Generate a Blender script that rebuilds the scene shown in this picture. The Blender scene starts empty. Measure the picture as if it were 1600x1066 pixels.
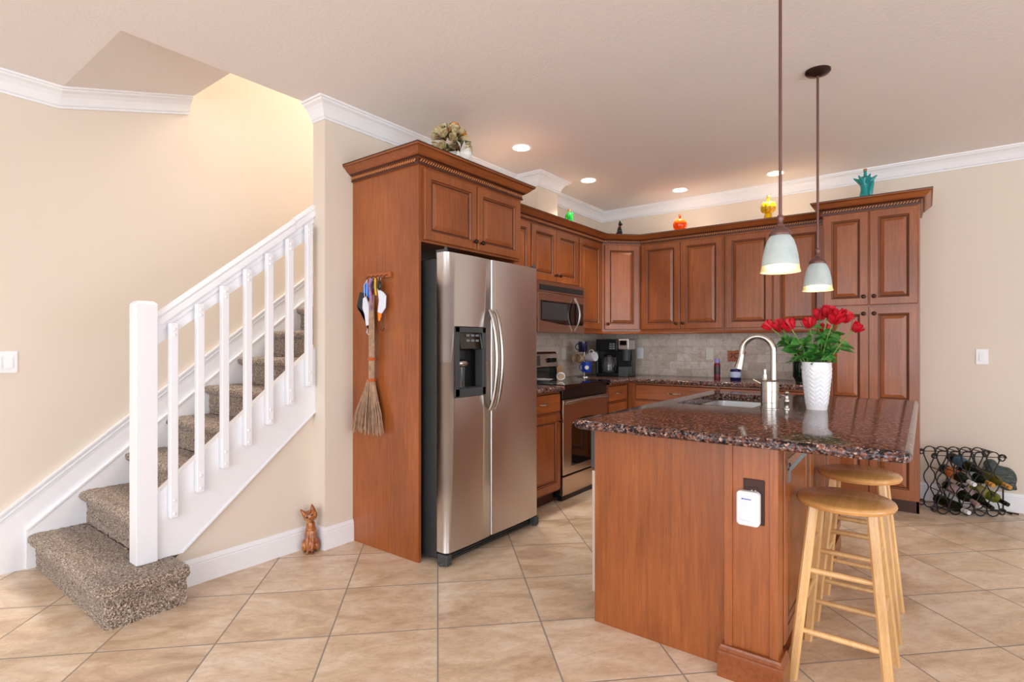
import bpy, bmesh, math, random
from mathutils import Vector, Matrix
random.seed(7)
PI = math.pi
SC = bpy.context.scene
COL = SC.collection

# ------------------------------------------------------------------ camera, light, exposure
cam_d = bpy.data.cameras.new('camera'); cam = bpy.data.objects.new('camera', cam_d); COL.objects.link(cam)
cam.location = (0, 0, 1.24); cam.rotation_euler = (PI/2, 0, math.radians(37.235))
cam_d.sensor_width = 36.0; cam_d.lens = 850*36.0/1600; cam_d.shift_y = 5/1600.0; cam_d.clip_start = .05
SC.camera = cam
SC.view_settings.view_transform = 'Standard'; SC.view_settings.look = 'None'
SC.view_settings.gamma = 1.0; SC.view_settings.use_curve_mapping = False
SC.view_settings.exposure = 0.0
world = bpy.data.worlds.new('world'); SC.world = world; world.use_nodes = True
bg = world.node_tree.nodes['Background']; bg.inputs[0].default_value = (.80, .89, 1, 1); bg.inputs[1].default_value = 1.2

def area(name, loc, rot, sx, sy, power, color=(1, 1, 1), spread=180):
    l = bpy.data.lights.new(name, 'AREA'); l.shape = 'RECTANGLE'; l.size = sx; l.size_y = sy; l.energy = power
    l.color = color; l.spread = math.radians(spread)
    o = bpy.data.objects.new(name, l); COL.objects.link(o); o.location = loc; o.rotation_euler = rot
    return o
# daylight through the rear sliding doors, the right-hand windows, and the stairwell window upstairs
area('rear_daylight', (.3, -3.85, 1.30), (math.radians(104), 0, 0), 6.0, 2.2, 212, (.86, .93, 1))
area('right_daylight', (4.35, .6, 1.30), (math.radians(104), 0, PI/2), 5.0, 2.0, 128, (.86, .93, 1))
area('stairwell_daylight', (-3.45, 3.6, 4.9), (math.radians(-25), 0, 0), .8, 1.8, 120, (1, .96, .88))

# ------------------------------------------------------------------ materials
def lin(c):
    def f(v):
        v /= 255.0
        return v/12.92 if v <= .04045 else ((v+.055)/1.055)**2.4
    return (f(c[0]), f(c[1]), f(c[2]), 1)
class NM:
    def __init__(s, name):
        s.m = bpy.data.materials.new(name); s.m.use_nodes = True; s.t = s.m.node_tree
        s.b = s.t.nodes['Principled BSDF']
    def n(s, typ, **kw):
        o = s.t.nodes.new(typ)
        for k, v in kw.items():
            if k.startswith('i_'): o.inputs[int(k[2:]) if k[2:].isdigit() else k[2:]].default_value = v
            else: setattr(o, k, v)
        return o
    def l(s, a, b): s.t.links.new(a, b)
    def coord(s, scale=(1, 1, 1), rot=(0, 0, 0), loc=(0, 0, 0)):
        c = s.n('ShaderNodeNewGeometry'); mp = s.n('ShaderNodeMapping')
        mp.inputs['Scale'].default_value = scale; mp.inputs['Rotation'].default_value = rot; mp.inputs['Location'].default_value = loc
        s.l(c.outputs['Position'], mp.inputs['Vector']); return mp.outputs[0]
    def noise(s, vec, scale, detail=4, rough=.55, dist=0):
        o = s.n('ShaderNodeTexNoise'); o.inputs['Scale'].default_value = scale; o.inputs['Detail'].default_value = detail
        o.inputs['Roughness'].default_value = rough; o.inputs['Distortion'].default_value = dist
        s.l(vec, o.inputs['Vector']); return o.outputs['Fac']
    def ramp(s, fac, stops, interp='LINEAR'):
        r = s.n('ShaderNodeValToRGB'); r.color_ramp.interpolation = interp
        while len(r.color_ramp.elements) < len(stops): r.color_ramp.elements.new(.5)
        for e, (p, c) in zip(r.color_ramp.elements, stops): e.position = p; e.color = c
        s.l(fac, r.inputs[0]); return r.outputs[0]
    def mix(s, fac, a, b, mode='MIX'):
        m = s.n('ShaderNodeMix', data_type='RGBA', blend_type=mode)
        for idx, v in ((0, fac), (6, a), (7, b)):
            if isinstance(v, (int, float)): m.inputs[idx].default_value = v
            elif isinstance(v, tuple): m.inputs[idx].default_value = v
            else: s.l(v, m.inputs[idx])
        return m.outputs[2]
    def math(s, op, a, b=None):
        m = s.n('ShaderNodeMath', operation=op)
        for i, v in enumerate((a, b)):
            if v is None: continue
            if isinstance(v, (int, float)): m.inputs[i].default_value = v
            else: s.l(v, m.inputs[i])
        return m.outputs[0]
    def bump(s, h, strength=.2, dist=.002):
        b = s.n('ShaderNodeBump'); b.inputs['Strength'].default_value = strength; b.inputs['Distance'].default_value = dist
        s.l(h, b.inputs['Height']); s.l(b.outputs[0], s.b.inputs['Normal'])
    def set(s, **kw):
        for k, v in kw.items():
            k = {'col': 'Base Color', 'rough': 'Roughness', 'metal': 'Metallic', 'trans': 'Transmission Weight', 'ior': 'IOR', 'coat': 'Coat Weight',
                 'coatr': 'Coat Roughness', 'spec': 'Specular IOR Level', 'emit': 'Emission Color', 'es': 'Emission Strength', 'aniso': 'Anisotropic', 'sss': 'Subsurface Weight', 'alpha': 'Alpha', 'sheen': 'Sheen Weight'}[k]
            if hasattr(v, 'is_linked'): s.l(v, s.b.inputs[k])
            else: s.b.inputs[k].default_value = v
        return s.m
def plain(name, c, rough=.5, metal=0, var=.04, **kw):
    m = NM(name); a = lin(c)
    f = m.noise(m.coord(), 35, 3)
    lo = tuple(v*(1-var) for v in a[:3])+(1,); hi = tuple(min(1, v*(1+var)) for v in a[:3])+(1,)
    m.set(col=m.ramp(f, [(.3, lo), (.7, hi)]), rough=rough, metal=metal, **kw)
    return m.m
def paint(name, c, bs=.12, scale=260, rough=.7):
    m = NM(name); a = lin(c); v = m.coord()
    f = m.noise(v, .9, 2)
    m.set(col=m.ramp(f, [(.3, tuple(x*.975 for x in a[:3])+(1,)), (.7, a)]), rough=rough, spec=.3)
    m.bump(m.noise(v, scale, 3), bs, .002); return m.m
def wood(name, c1, c2, scale=1.0, rough=.34, coat=.25, axis='z', dark=None):
    m = NM(name)
    sc = {'z': (22, 22, 1.3), 'y': (22, 1.3, 22), 'x': (1.3, 22, 22)}[axis]
    v = m.coord(scale=tuple(x*scale for x in sc)); v2 = m.coord(scale=(.9, .9, .45) if axis == 'z' else (.6, .6, .9))
    g = m.noise(v, 3.2, 7, .62, .5); big = m.noise(v2, 3.5, 3, .5)
    fine = m.noise(m.coord(scale=tuple(x*scale*6 for x in sc)), 4, 3, .6)
    colr = m.ramp(g, [(.25, lin(c1)), (.75, lin(c2))])
    blot = m.ramp(big, [(.32, (.66, .59, .53, 1)), (.68, (1.16, 1.16, 1.14, 1))])
    col = m.mix(.75, colr, blot, 'MULTIPLY')
    col = m.mix(.28, col, m.ramp(fine, [(.35, (.55, .5, .5, 1)), (.6, (1, 1, 1, 1))]), 'MULTIPLY')
    m.set(col=col, rough=rough, coat=coat, coatr=.22); m.bump(fine, .05, .001); return m.m
M = {}
M['wall'] = paint('beige_wall_paint', (226, 212, 197))
M['ceil'] = paint('knockdown_ceiling', (240, 232, 229), .7, 75, .8)
M['trim'] = plain('white_trim_paint', (240, 240, 244), .35, var=.01)
M['cherry'] = wood('cherry_wood', (136, 72, 33), (177, 100, 49))
M['cherryh'] = wood('cherry_wood_horizontal', (136, 72, 33), (177, 100, 49), axis='y')
M['cherryx'] = wood('cherry_wood_cross', (136, 72, 33), (177, 100, 49), axis='x')
M['rope'] = plain('cherry_rope_highlight_tone', (196, 128, 80), .35)  # cherry rope with its highlights put into the colour as a lighter tone
M['glaze'] = plain('dark_glaze', (70, 34, 20), .45)
M['oak'] = wood('natural_pine', (222, 170, 110), (240, 200, 142), .8, .33, .3)
M['oaky'] = wood('natural_pine_seat', (208, 148, 84), (230, 174, 106), .8, .25, .4, axis='y')
M['bronze'] = plain('oil_rubbed_bronze', (66, 46, 42), .35, .75)
M['rod'] = plain('brown_bronze_rod', (118, 84, 78), .35, .55)
M['black'] = plain('black_plastic', (20, 20, 22), .3)
M['blackgloss'] = plain('black_glass', (8, 8, 9), .04, coat=.5)
M['darkgrey'] = plain('dark_grey_plastic', (62, 66, 68), .45)
M['case'] = plain('black_textured_case', (40, 42, 44), .5)
M['grey'] = plain('grey_plastic', (120, 122, 124), .4)
M['chrome'] = plain('polished_nickel', (186, 180, 172), .27, 1, .01)
M['white'] = plain('white_plastic', (238, 238, 240), .35, var=.01)
M['ivory'] = plain('ivory_plastic', (226, 220, 205), .4, var=.01)
M['iron'] = plain('black_wrought_iron', (36, 34, 34), .45, .5)
M['red'] = plain('red_petals', (198, 6, 34), .5, var=.15)
M['stem'] = plain('green_stem', (120, 150, 70), .5)
M['cream'] = plain('dried_cream_petals', (222, 204, 160), .7, var=.2)
M['tanleaf'] = plain('dried_brown_leaves', (120, 74, 44), .7, var=.2)
M['oliveleaf'] = plain('olive_silk_leaves', (74, 78, 34), .6, var=.2)
M['orangepetal'] = plain('orange_silk_petals', (226, 140, 30), .6)
M['ribbon'] = plain('white_satin_ribbon', (232, 228, 222), .35)
M['cork'] = plain('cork', (176, 124, 84), .8, var=.15)
M['gold'] = plain('gold_foil', (214, 160, 84), .35, .5)
M['straw'] = plain('grey_brown_twigs', (168, 134, 108), .8, var=.3)
M['twine'] = plain('orange_twine', (186, 92, 44), .7)
M['blue'] = plain('cobalt_glaze', (30, 70, 190), .15)
M['navy'] = plain('navy_glaze', (22, 28, 66), .15)
M['tan'] = plain('tan_glaze', (200, 168, 136), .3)
M['brightblue'] = plain('bright_blue_cloth', (20, 120, 230), .8)
M['cloth'] = plain('white_cloth', (225, 228, 240), .85)
M['charcoal'] = plain('charcoal_cloth', (48, 50, 54), .85)
M['orange'] = plain('orange_cloth', (246, 132, 20), .8)
M['purple'] = plain('purple_printed_strap', (150, 110, 150), .7, var=.4)
M['yellow'] = plain('yellow_strap', (220, 170, 40), .7, var=.3)
M['lacquer'] = plain('orange_brown_wood', (170, 90, 46), .4)
M['catblack'] = plain('black_painted_cat', (16, 16, 18), .25)
M['lred'] = plain('red_collar', (190, 50, 30), .5)
def glassy(name, c, rough=.05, trans=.85):
    m = NM(name); a = lin(c)
    f = m.noise(m.coord(), 40, 2)
    m.set(col=m.ramp(f, [(.3, tuple(x*.85 for x in a[:3])+(1,)), (.7, a)]), rough=rough, trans=trans, ior=1.45); return m.m
M['ggreen'] = glassy('green_glass', (40, 200, 70), .08, .5)
M['gorange'] = glassy('orange_glass', (250, 90, 20), .08, .5)
M['gyellow'] = glassy('yellow_glass', (250, 205, 20), .08, .5)
M['gteal'] = glassy('teal_glass', (50, 180, 180), .15, .4)
M['gclear'] = glassy('clear_glass', (235, 240, 240), .03, .95)
M['gbottle'] = glassy('dark_green_bottle_glass', (22, 36, 20), .05, .3)
M['golive'] = glassy('olive_bottle_glass', (120, 110, 40), .05, .5)
M['glime'] = glassy('lime_bottle_glass', (170, 180, 70), .05, .6)
M['gjar'] = glassy('dark_green_jar_glass', (12, 34, 28), .05, .3)
def leafmat():
    m = NM('rose_leaf'); f = m.noise(m.coord(), 30, 3)
    m.set(col=m.ramp(f, [(.3, lin((44, 96, 40))), (.55, lin((70, 136, 56))), (.75, lin((120, 176, 80)))]), rough=.42); return m.m
M['leaf'] = leafmat()
def tile_floor():
    m = NM('travertine_look_floor_tile')
    v = m.coord(rot=(0, 0, -PI/4), loc=(0, -.114, 0)); sc = m.n('ShaderNodeVectorMath', operation='SCALE'); sc.inputs['Scale'].default_value = 1/.456
    m.l(v, sc.inputs[0]); sep = m.n('ShaderNodeSeparateXYZ'); m.l(sc.outputs[0], sep.inputs[0])
    u, w = sep.outputs[0], sep.outputs[1]
    def edge(x):
        fr = m.math('FRACT', x); return m.math('MINIMUM', fr, m.math('SUBTRACT', 1.0, fr))
    d = m.math('MINIMUM', edge(u), edge(w))
    grout = m.ramp(d, [(.0062, (1, 1, 1, 1)), (.0085, (0, 0, 0, 1))])
    fl = m.n('ShaderNodeVectorMath', operation='FLOOR'); m.l(sc.outputs[0], fl.inputs[0])
    wn = m.n('ShaderNodeTexWhiteNoise', noise_dimensions='3D'); m.l(fl.outputs[0], wn.inputs['Vector'])
    off = m.n('ShaderNodeVectorMath', operation='MULTIPLY_ADD'); m.l(wn.outputs['Color'], off.inputs[0]); off.inputs[1].default_value = (9, 9, 9); m.l(v, off.inputs[2])
    st = m.n('ShaderNodeMapping'); st.inputs['Scale'].default_value = (1.0, 2.2, 1); st.inputs['Rotation'].default_value = (0, 0, .35); m.l(off.outputs[0], st.inputs[0])
    n1 = m.noise(st.outputs[0], 2.6, 8, .62, .8); n2 = m.noise(st.outputs[0], 12, 9, .78, .6); n3 = m.noise(st.outputs[0], 5, 6, .6, 2.0)
    c = m.ramp(n1, [(.32, lin((194, 166, 138))), (.48, lin((222, 198, 170))), (.66, lin((238, 221, 200)))])
    c = m.mix(.45, c, m.ramp(n2, [(.36, (.74, .66, .60, 1)), (.58, (1.08, 1.08, 1.08, 1))]), 'MULTIPLY')
    vein = m.ramp(n3, [(.475, (1, 1, 1, 1)), (.5, (.80, .70, .60, 1)), (.525, (1, 1, 1, 1))])
    c = m.mix(.55, c, vein, 'MULTIPLY')
    c = m.mix(grout, c, lin((150, 138, 128)))
    m.set(col=c, rough=m.ramp(grout, [(0, (.30, .30, .30, 1)), (1, (.9, .9, .9, 1))]), spec=.45)
    h = m.math('SUBTRACT', m.math('MULTIPLY', n2, .25), grout); m.bump(h, .35, .0015); return m.m
M['tile'] = tile_floor()
def granite(name, k=1.0):
    m = NM(name); v = m.coord()
    def vor(s):
        o = m.n('ShaderNodeTexVoronoi'); o.inputs['Scale'].default_value = s; m.l(v, o.inputs['Vector']); return o
    a = vor(150*k); b = vor(80*k)
    sepa = m.n('ShaderNodeSeparateColor'); m.l(a.outputs['Color'], sepa.inputs[0])
    sepb = m.n('ShaderNodeSeparateColor'); m.l(b.outputs['Color'], sepb.inputs[0])
    c1 = m.ramp(sepa.outputs[0], [(0, lin((32, 28, 32))), (.22, lin((66, 54, 54))), (.36, lin((112, 76, 64))), (.55, lin((158, 112, 94))), (.76, lin((206, 170, 152))), (.88, lin((132, 134, 146)))], 'CONSTANT')
    c2 = m.ramp(sepb.outputs[1], [(0, lin((32, 26, 28))), (.35, lin((84, 56, 48))), (.6, lin((138, 84, 64))), (.85, lin((90, 84, 90)))], 'CONSTANT')
    c = m.mix(m.ramp(m.noise(v, 60, 4), [(.42, (0, 0, 0, 1)), (.58, (1, 1, 1, 1))]), c1, c2)
    c = m.mix(.6, c, m.ramp(m.noise(v, 9, 3), [(.3, (.50, .50, .53, 1)), (.7, (.86, .82, .80, 1))]), 'MULTIPLY')
    m.set(col=c, rough=.11, spec=.22); return m.m
M['granite'] = granite('red_brown_granite')
def splash():
    m = NM('tumbled_travertine_tile')
    g = m.n('ShaderNodeNewGeometry'); sp = m.n('ShaderNodeSeparateXYZ'); m.l(g.outputs['Position'], sp.inputs[0])
    s = m.math('ADD', sp.outputs[0], m.math('MULTIPLY', sp.outputs[1], 1.0)); cb = m.n('ShaderNodeCombineXYZ'); m.l(s, cb.inputs[0]); m.l(sp.outputs[2], cb.inputs[1])
    br = m.n('ShaderNodeTexBrick'); br.inputs['Scale'].default_value = 1; br.inputs['Brick Width'].default_value = .152; br.inputs['Row Height'].default_value = .0762
    br.inputs['Mortar Size'].default_value = .002; br.inputs['Mortar Smooth'].default_value = .4
    br.inputs['Color1'].default_value = lin((205, 190, 178)); br.inputs['Color2'].default_value = lin((226, 216, 206)); br.inputs['Mortar'].default_value = lin((186, 176, 164))
    m.l(cb.outputs[0], br.inputs['Vector']); v = m.coord()
    n = m.noise(v, 16, 7, .65, 1.2); n2 = m.noise(v, 70, 4, .6)
    c = m.mix(.75, br.outputs['Color'], m.ramp(n, [(.3, (.66, .60, .56, 1)), (.5, (1, .96, .92, 1)), (.7, (1.12, 1.1, 1.08, 1))]), 'MULTIPLY')
    c = m.mix(.5, c, m.ramp(n2, [(.34, (.6, .5, .44, 1)), (.44, (1, 1, 1, 1))]), 'MULTIPLY')
    m.set(col=c, rough=.5); m.bump(m.math('SUBTRACT', m.math('MULTIPLY', n2, .6), br.outputs['Fac']), .3, .002); return m.m
M['splash'] = splash()
def steel(name, c=(222, 220, 221), rough=.19, sc=(90, 90, 1.5), an=0):
    m = NM(name); v = m.coord(scale=sc); f = m.noise(v, 3, 4); a = lin(c)
    m.set(col=m.ramp(f, [(.3, tuple(x*.985 for x in a[:3])+(1,)), (.7, a)]), metal=1.0, rough=m.ramp(f, [(.2, (rough*.96,)*3+(1,)), (.8, (rough*1.05,)*3+(1,))]))
    w = m.noise(m.coord(), 2.2, 1); m.bump(w, .10, .01)
    if an:
        t = m.n('ShaderNodeTangent', direction_type='RADIAL', axis='Z'); m.l(t.outputs[0], m.b.inputs['Tangent']); m.set(aniso=an); m.b.inputs['Anisotropic Rotation'].default_value = .25
    return m.m
M['steel'] = steel('brushed_stainless', (226, 224, 226), .34, an=.75)
M['steel2'] = steel('warm_brushed_stainless', (196, 176, 164), .25)
M['sinksteel'] = steel('sink_stainless', (225, 225, 225), .36, (30, 30, 30))
def carpet():
    m = NM('frieze_carpet'); v = m.coord()
    n = m.noise(v, 150, 3, .75); n2 = m.noise(v, 80, 3, .65); n3 = m.noise(v, 6, 2)
    c = m.ramp(n, [(.34, lin((58, 44, 38))), (.46, lin((122, 102, 88))), (.54, lin((170, 150, 132))), (.66, lin((228, 214, 198)))])
    c = m.mix(.5, c, m.ramp(n2, [(.36, (.55, .52, .5, 1)), (.58, (1.1, 1.1, 1.1, 1))]), 'MULTIPLY')
    c = m.mix(.4, c, m.ramp(n3, [(.3, (.88, .86, .84, 1)), (.7, (1.08, 1.08, 1.08, 1))]), 'MULTIPLY')
    m.set(col=c, rough=1, spec=.1, sheen=.3); m.bump(n2, .9, .008); return m.m
M['carpet'] = carpet()
def emis(name, c, s):
    m = NM(name); f = m.noise(m.coord(), 5, 1)
    m.set(col=(1, 1, 1, 1), emit=m.ramp(f, [(.2, lin(c)), (.8, lin(c))]), es=s); return m.m
M['bulb'] = emis('warm_lamp_glow', (255, 240, 214), 9)
M['canglow'] = emis('downlight_glow', (255, 240, 210), 9)
M['led'] = emis('led_display', (180, 230, 255), 1.2)
def shade_mat():
    m = NM('frosted_glass_shade'); f = m.noise(m.coord(), 20, 2)
    m.set(col=m.ramp(f, [(.3, lin((190, 200, 202))), (.7, lin((206, 214, 214)))]), rough=.35, trans=.25, ior=1.1, sss=.0); return m.m
M['shade'] = shade_mat()
def amber():
    m = NM('amber_glass_rim'); f = m.noise(m.coord(), 20, 2)
    m.set(col=m.ramp(f, [(.3, lin((244, 230, 186))), (.7, lin((250, 238, 204)))]), rough=.3, trans=.45, ior=1.1); return m.m
M['amber'] = amber()
def catmat():
    m = NM('mottled_brown_carved_wood'); v = m.coord(scale=(1, 1, .5)); n = m.noise(v, 40, 4, .6, 1)
    m.set(col=m.ramp(n, [(.32, lin((92, 44, 20))), (.5, lin((158, 84, 34))), (.68, lin((204, 140, 70)))]), rough=.3, coat=.4); m.bump(n, .5, .004); return m.m
M['cat'] = catmat()
def statuemat():
    m = NM('verdigris_carved_metal'); v = m.coord(scale=(1, 1, 4)); n = m.noise(v, 26, 4, .6, 1.2)
    m.set(col=m.ramp(n, [(.3, lin((34, 42, 40))), (.52, lin((66, 76, 72))), (.7, lin((116, 124, 116)))]), rough=.6); m.bump(n, .8, .006); return m.m
M['statue'] = statuemat()
def vasemat():
    m = NM('white_ceramic_cable_relief'); f = m.noise(m.coord(), 120, 3); a = lin((240, 240, 243))
    m.set(col=m.ramp(f, [(.3, tuple(x*.94 for x in a[:3])+(1,)), (.7, a)]), rough=.3); return m.m
M['vase'] = vasemat()

# ------------------------------------------------------------------ mesh builder
class MB:
    def __init__(s): s.v = []; s.f = []; s.m = []; s.T = None
    def add(s, vs, fs, m=0):
        o = len(s.v)
        for p in vs:
            p = Vector(p)
            if s.T is not None: p = s.T @ p
            s.v.append(p)
        for f in fs: s.f.append(tuple(o+i for i in f)); s.m.append(m)
        return s
    def box(s, x0, x1, y0, y1, z0, z1, m=0):
        vs = [(x, y, z) for z in (z0, z1) for y in (y0, y1) for x in (x0, x1)]
        return s.add(vs, [(0, 2, 3, 1), (4, 5, 7, 6), (0, 1, 5, 4), (2, 6, 7, 3), (0, 4, 6, 2), (1, 3, 7, 5)], m)
    def obox(s, c, X, Y, Z, m=0):
        c = Vector(c); X = Vector(X); Y = Vector(Y); Z = Vector(Z)
        vs = [c+a*X+b*Y+d*Z for d in (-1, 1) for b in (-1, 1) for a in (-1, 1)]
        return s.add(vs, [(0, 2, 3, 1), (4, 5, 7, 6), (0, 1, 5, 4), (2, 6, 7, 3), (0, 4, 6, 2), (1, 3, 7, 5)], m)
    def bar(s, p, q, w, h, m=0, up=(0, 0, 1)):
        p = Vector(p); q = Vector(q); d = (q-p); L = d.length; d.normalize(); u = Vector(up)
        x = d.cross(u); x.normalize(); u = x.cross(d)
        return s.obox((p+q)/2, x*w/2, d*L/2, u*h/2, m)
    def rings(s, rs, closed=True, cap=True, m=0, mf=None):
        vs = [p for r in rs for p in r]; n = len(rs[0]); fs = []; ms = []
        for i in range(len(rs)-1):
            for j in range(n if closed else n-1):
                k = (j+1) % n; fs.append((i*n+j, i*n+k, (i+1)*n+k, (i+1)*n+j)); ms.append(m if mf is None else mf(i))
        o = len(s.f); s.add(vs, fs, m)
        for i, q in enumerate(ms): s.m[o+i] = q
        if cap:
            b = len(s.v)-len(vs)
            s.f.append(tuple(b+j for j in range(n))); s.m.append(ms[0]); s.f.append(tuple(b+(len(rs)-1)*n+j for j in range(n))); s.m.append(ms[-1])
        return s
    def lathe(s, prof, c=(0, 0, 0), seg=24, m=0, ax=(0, 0, 1), cap=True, mf=None):
        ax = Vector(ax).normalized(); a = Vector((1, 0, 0)) if abs(ax.x) < .9 else Vector((0, 1, 0)); x = ax.cross(a).normalized(); y = ax.cross(x); c = Vector(c)
        rs = [[c+ax*z+(x*math.cos(t)+y*math.sin(t))*max(r, 1e-5) for t in [2*PI*j/seg for j in range(seg)]] for r, z in prof]
        return s.rings(rs, True, cap, m, mf)
    def cyl(s, p, q, r, r2=None, seg=16, m=0):
        p = Vector(p); q = Vector(q); return s.lathe([(r, 0), (r if r2 is None else r2, (q-p).length)], p, seg, m, q-p)
    def tube(s, pts, r, seg=8, m=0, closed=False):
        pts = [Vector(p) for p in pts]; n = len(pts); rs = []; prev = None
        for i, p in enumerate(pts):
            if closed: d = pts[(i+1) % n]-pts[i-1]
            else: d = pts[min(i+1, n-1)]-pts[max(i-1, 0)]
            d.normalize()
            if prev is None:
                a = Vector((0, 0, 1)) if abs(d.z) < .9 else Vector((1, 0, 0)); x = d.cross(a).normalized()
            else: x = (prev-d*prev.dot(d)).normalized()
            prev = x; y = d.cross(x); rr = r[i] if isinstance(r, (list, tuple)) else r
            rs.append([p+(x*math.cos(t)+y*math.sin(t))*rr for t in [2*PI*j/seg for j in range(seg)]])
        if closed: rs.append(rs[0])
        return s.rings(rs, True, not closed, m)
    def ell(s, c, r, m=0, seg=16, R=None):
        c = Vector(c); rs = []
        for i in range(seg//2+1):
            t = PI*i/(seg//2); st = max(math.sin(t), 1e-4)
            ring = []
            for j in range(seg):
                p = Vector((r[0]*st*math.cos(2*PI*j/seg), r[1]*st*math.sin(2*PI*j/seg), -r[2]*math.cos(t)))
                if R is not None: p = R @ p
                ring.append(c+p)
            rs.append(ring)
        return s.rings(rs, True, True, m)
    def prism(s, poly, fn, a, b, m=0):
        n = len(poly); rs = [[fn(p[0], p[1], t) for p in poly] for t in (a, b)]
        return s.rings(rs, True, True, m)
    def sweep(s, prof, path, m=0, closed=False, cap=True, pm=None):
        P = [Vector(p) if len(p) == 3 else Vector((p[0], p[1], 0)) for p in path]; n = len(P); rs = []
        def nrm(a, b):
            d = (b-a); d.z = 0; d.normalize(); return Vector((d.y, -d.x, 0))
        for i, p in enumerate(P):
            if closed: n1 = nrm(P[i-1], p); n2 = nrm(p, P[(i+1) % n])
            else: n1 = nrm(P[max(i-1, 0)], P[max(i, 1)]); n2 = nrm(P[min(i, n-2)], P[min(i+1, n-1)])
            b = n1+n2; b.normalize(); k = 1/max(b.dot(n1), .3)
            rs.append([p+b*(d*k)+Vector((0, 0, z)) for d, z in prof])
        if closed: rs.append(rs[0])
        o = len(s.m); s.rings(rs, True, cap and not closed, m)
        if pm:
            n_ = len(prof)
            for i in range(len(rs)-1):
                for j in range(n_):
                    if j in pm: s.m[o+i*n_+j] = 1
        return s
    def grid(s, fn, nu, nv, m=0):
        vs = [fn(i/nu, j/nv) for i in range(nu+1) for j in range(nv+1)]; w = nv+1
        return s.add(vs, [(i*w+j, (i+1)*w+j, (i+1)*w+j+1, i*w+j+1) for i in range(nu) for j in range(nv)], m)
    def jitter(s, a, rnd=random):
        s.v = [p+Vector((rnd.uniform(-a, a), rnd.uniform(-a, a), rnd.uniform(-a, a))) for p in s.v]; return s
ORG = {}
def mkmesh(name, mb, mats, org, smooth, angle=40):
    me = bpy.data.meshes.new(name)
    me.from_pydata([tuple(p-org) for p in mb.v], [], mb.f)
    for i, mm in enumerate(mb.m): me.polygons[i].material_index = mm
    for k in mats: me.materials.append(M[k] if isinstance(k, str) else k)
    bm = bmesh.new(); bm.from_mesh(me); bmesh.ops.remove_doubles(bm, verts=bm.verts, dist=1e-6)
    bmesh.ops.recalc_face_normals(bm, faces=bm.faces)
    for f in bm.faces: f.smooth = smooth
    if smooth:
        for e in bm.edges:
            if len(e.link_faces) == 2 and e.calc_face_angle(0) > math.radians(angle): e.smooth = False
    bm.to_mesh(me); bm.free(); return me
def link(name, me, parent, org, bevel=0):
    o = bpy.data.objects.new(name, me); COL.objects.link(o)
    if parent is not None: o.parent = parent
    else: o.location = org
    if bevel:
        b = o.modifiers.new('bevel', 'BEVEL'); b.width = bevel; b.segments = 2; b.limit_method = 'ANGLE'; b.angle_limit = math.radians(50)
    return o
def tag(o, label=None, cat=None, group=None, kind=None):
    if label: o['label'] = label
    if cat: o['category'] = cat
    if group: o['group'] = group
    if kind: o['kind'] = kind
    return o
def thing(name, label, cat, loc, group=None):
    o = bpy.data.objects.new(name, None); COL.objects.link(o); o.location = loc; o.empty_display_size = .05
    ORG[o.name] = Vector(loc); return tag(o, label, cat, group)
def part(name, mb, parent, mats, smooth=True, bevel=0, label=None):
    org = ORG[parent.name]; o = link(name, mkmesh(name, mb, mats if isinstance(mats, (list, tuple)) else [mats], org, smooth), parent, org, bevel)
    ORG[o.name] = org
    if label: o['label'] = label
    return o
def solo(name, mb, label, cat, mats, loc, group=None, smooth=True, bevel=0):
    loc = Vector(loc); o = link(name, mkmesh(name, mb, mats if isinstance(mats, (list, tuple)) else [mats], loc, smooth), None, loc, bevel)
    ORG[o.name] = loc; return tag(o, label, cat, group)
def struct(name, mb, mats, smooth=False, bevel=0, label=None):
    o = link(name, mkmesh(name, mb, mats if isinstance(mats, (list, tuple)) else [mats], Vector((0, 0, 0)), smooth), None, Vector((0, 0, 0)), bevel)
    ORG[o.name] = Vector((0, 0, 0)); o['kind'] = 'structure'
    if label: o['label'] = label
    return o
def copy_thing(root, loc, label=None, rz=None):
    r = root.copy(); COL.objects.link(r); r.location = loc
    if rz is not None: r.rotation_euler = (0, 0, rz)
    if label: r['label'] = label
    for ch in list(root.children):
        c = ch.copy(); COL.objects.link(c); c.parent = r
        for g in list(ch.children):
            d = g.copy(); COL.objects.link(d); d.parent = c
    return r
def remesh(o, vox=.004, sm=6):
    m = o.modifiers.new('merge', 'REMESH'); m.mode = 'VOXEL'; m.voxel_size = vox; m.use_smooth_shade = True
    m = o.modifiers.new('soft', 'SMOOTH'); m.iterations = sm; m.factor = .5
def frame(O, U, N):
    U = Vector(U).normalized(); N = Vector(N).normalized(); Z = Vector((0, 0, 1))
    return Matrix(((U.x, N.x, Z.x, O[0]), (U.y, N.y, Z.y, O[1]), (U.z, N.z, Z.z, O[2]), (0, 0, 0, 1)))   # local (a, outward, z)

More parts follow.
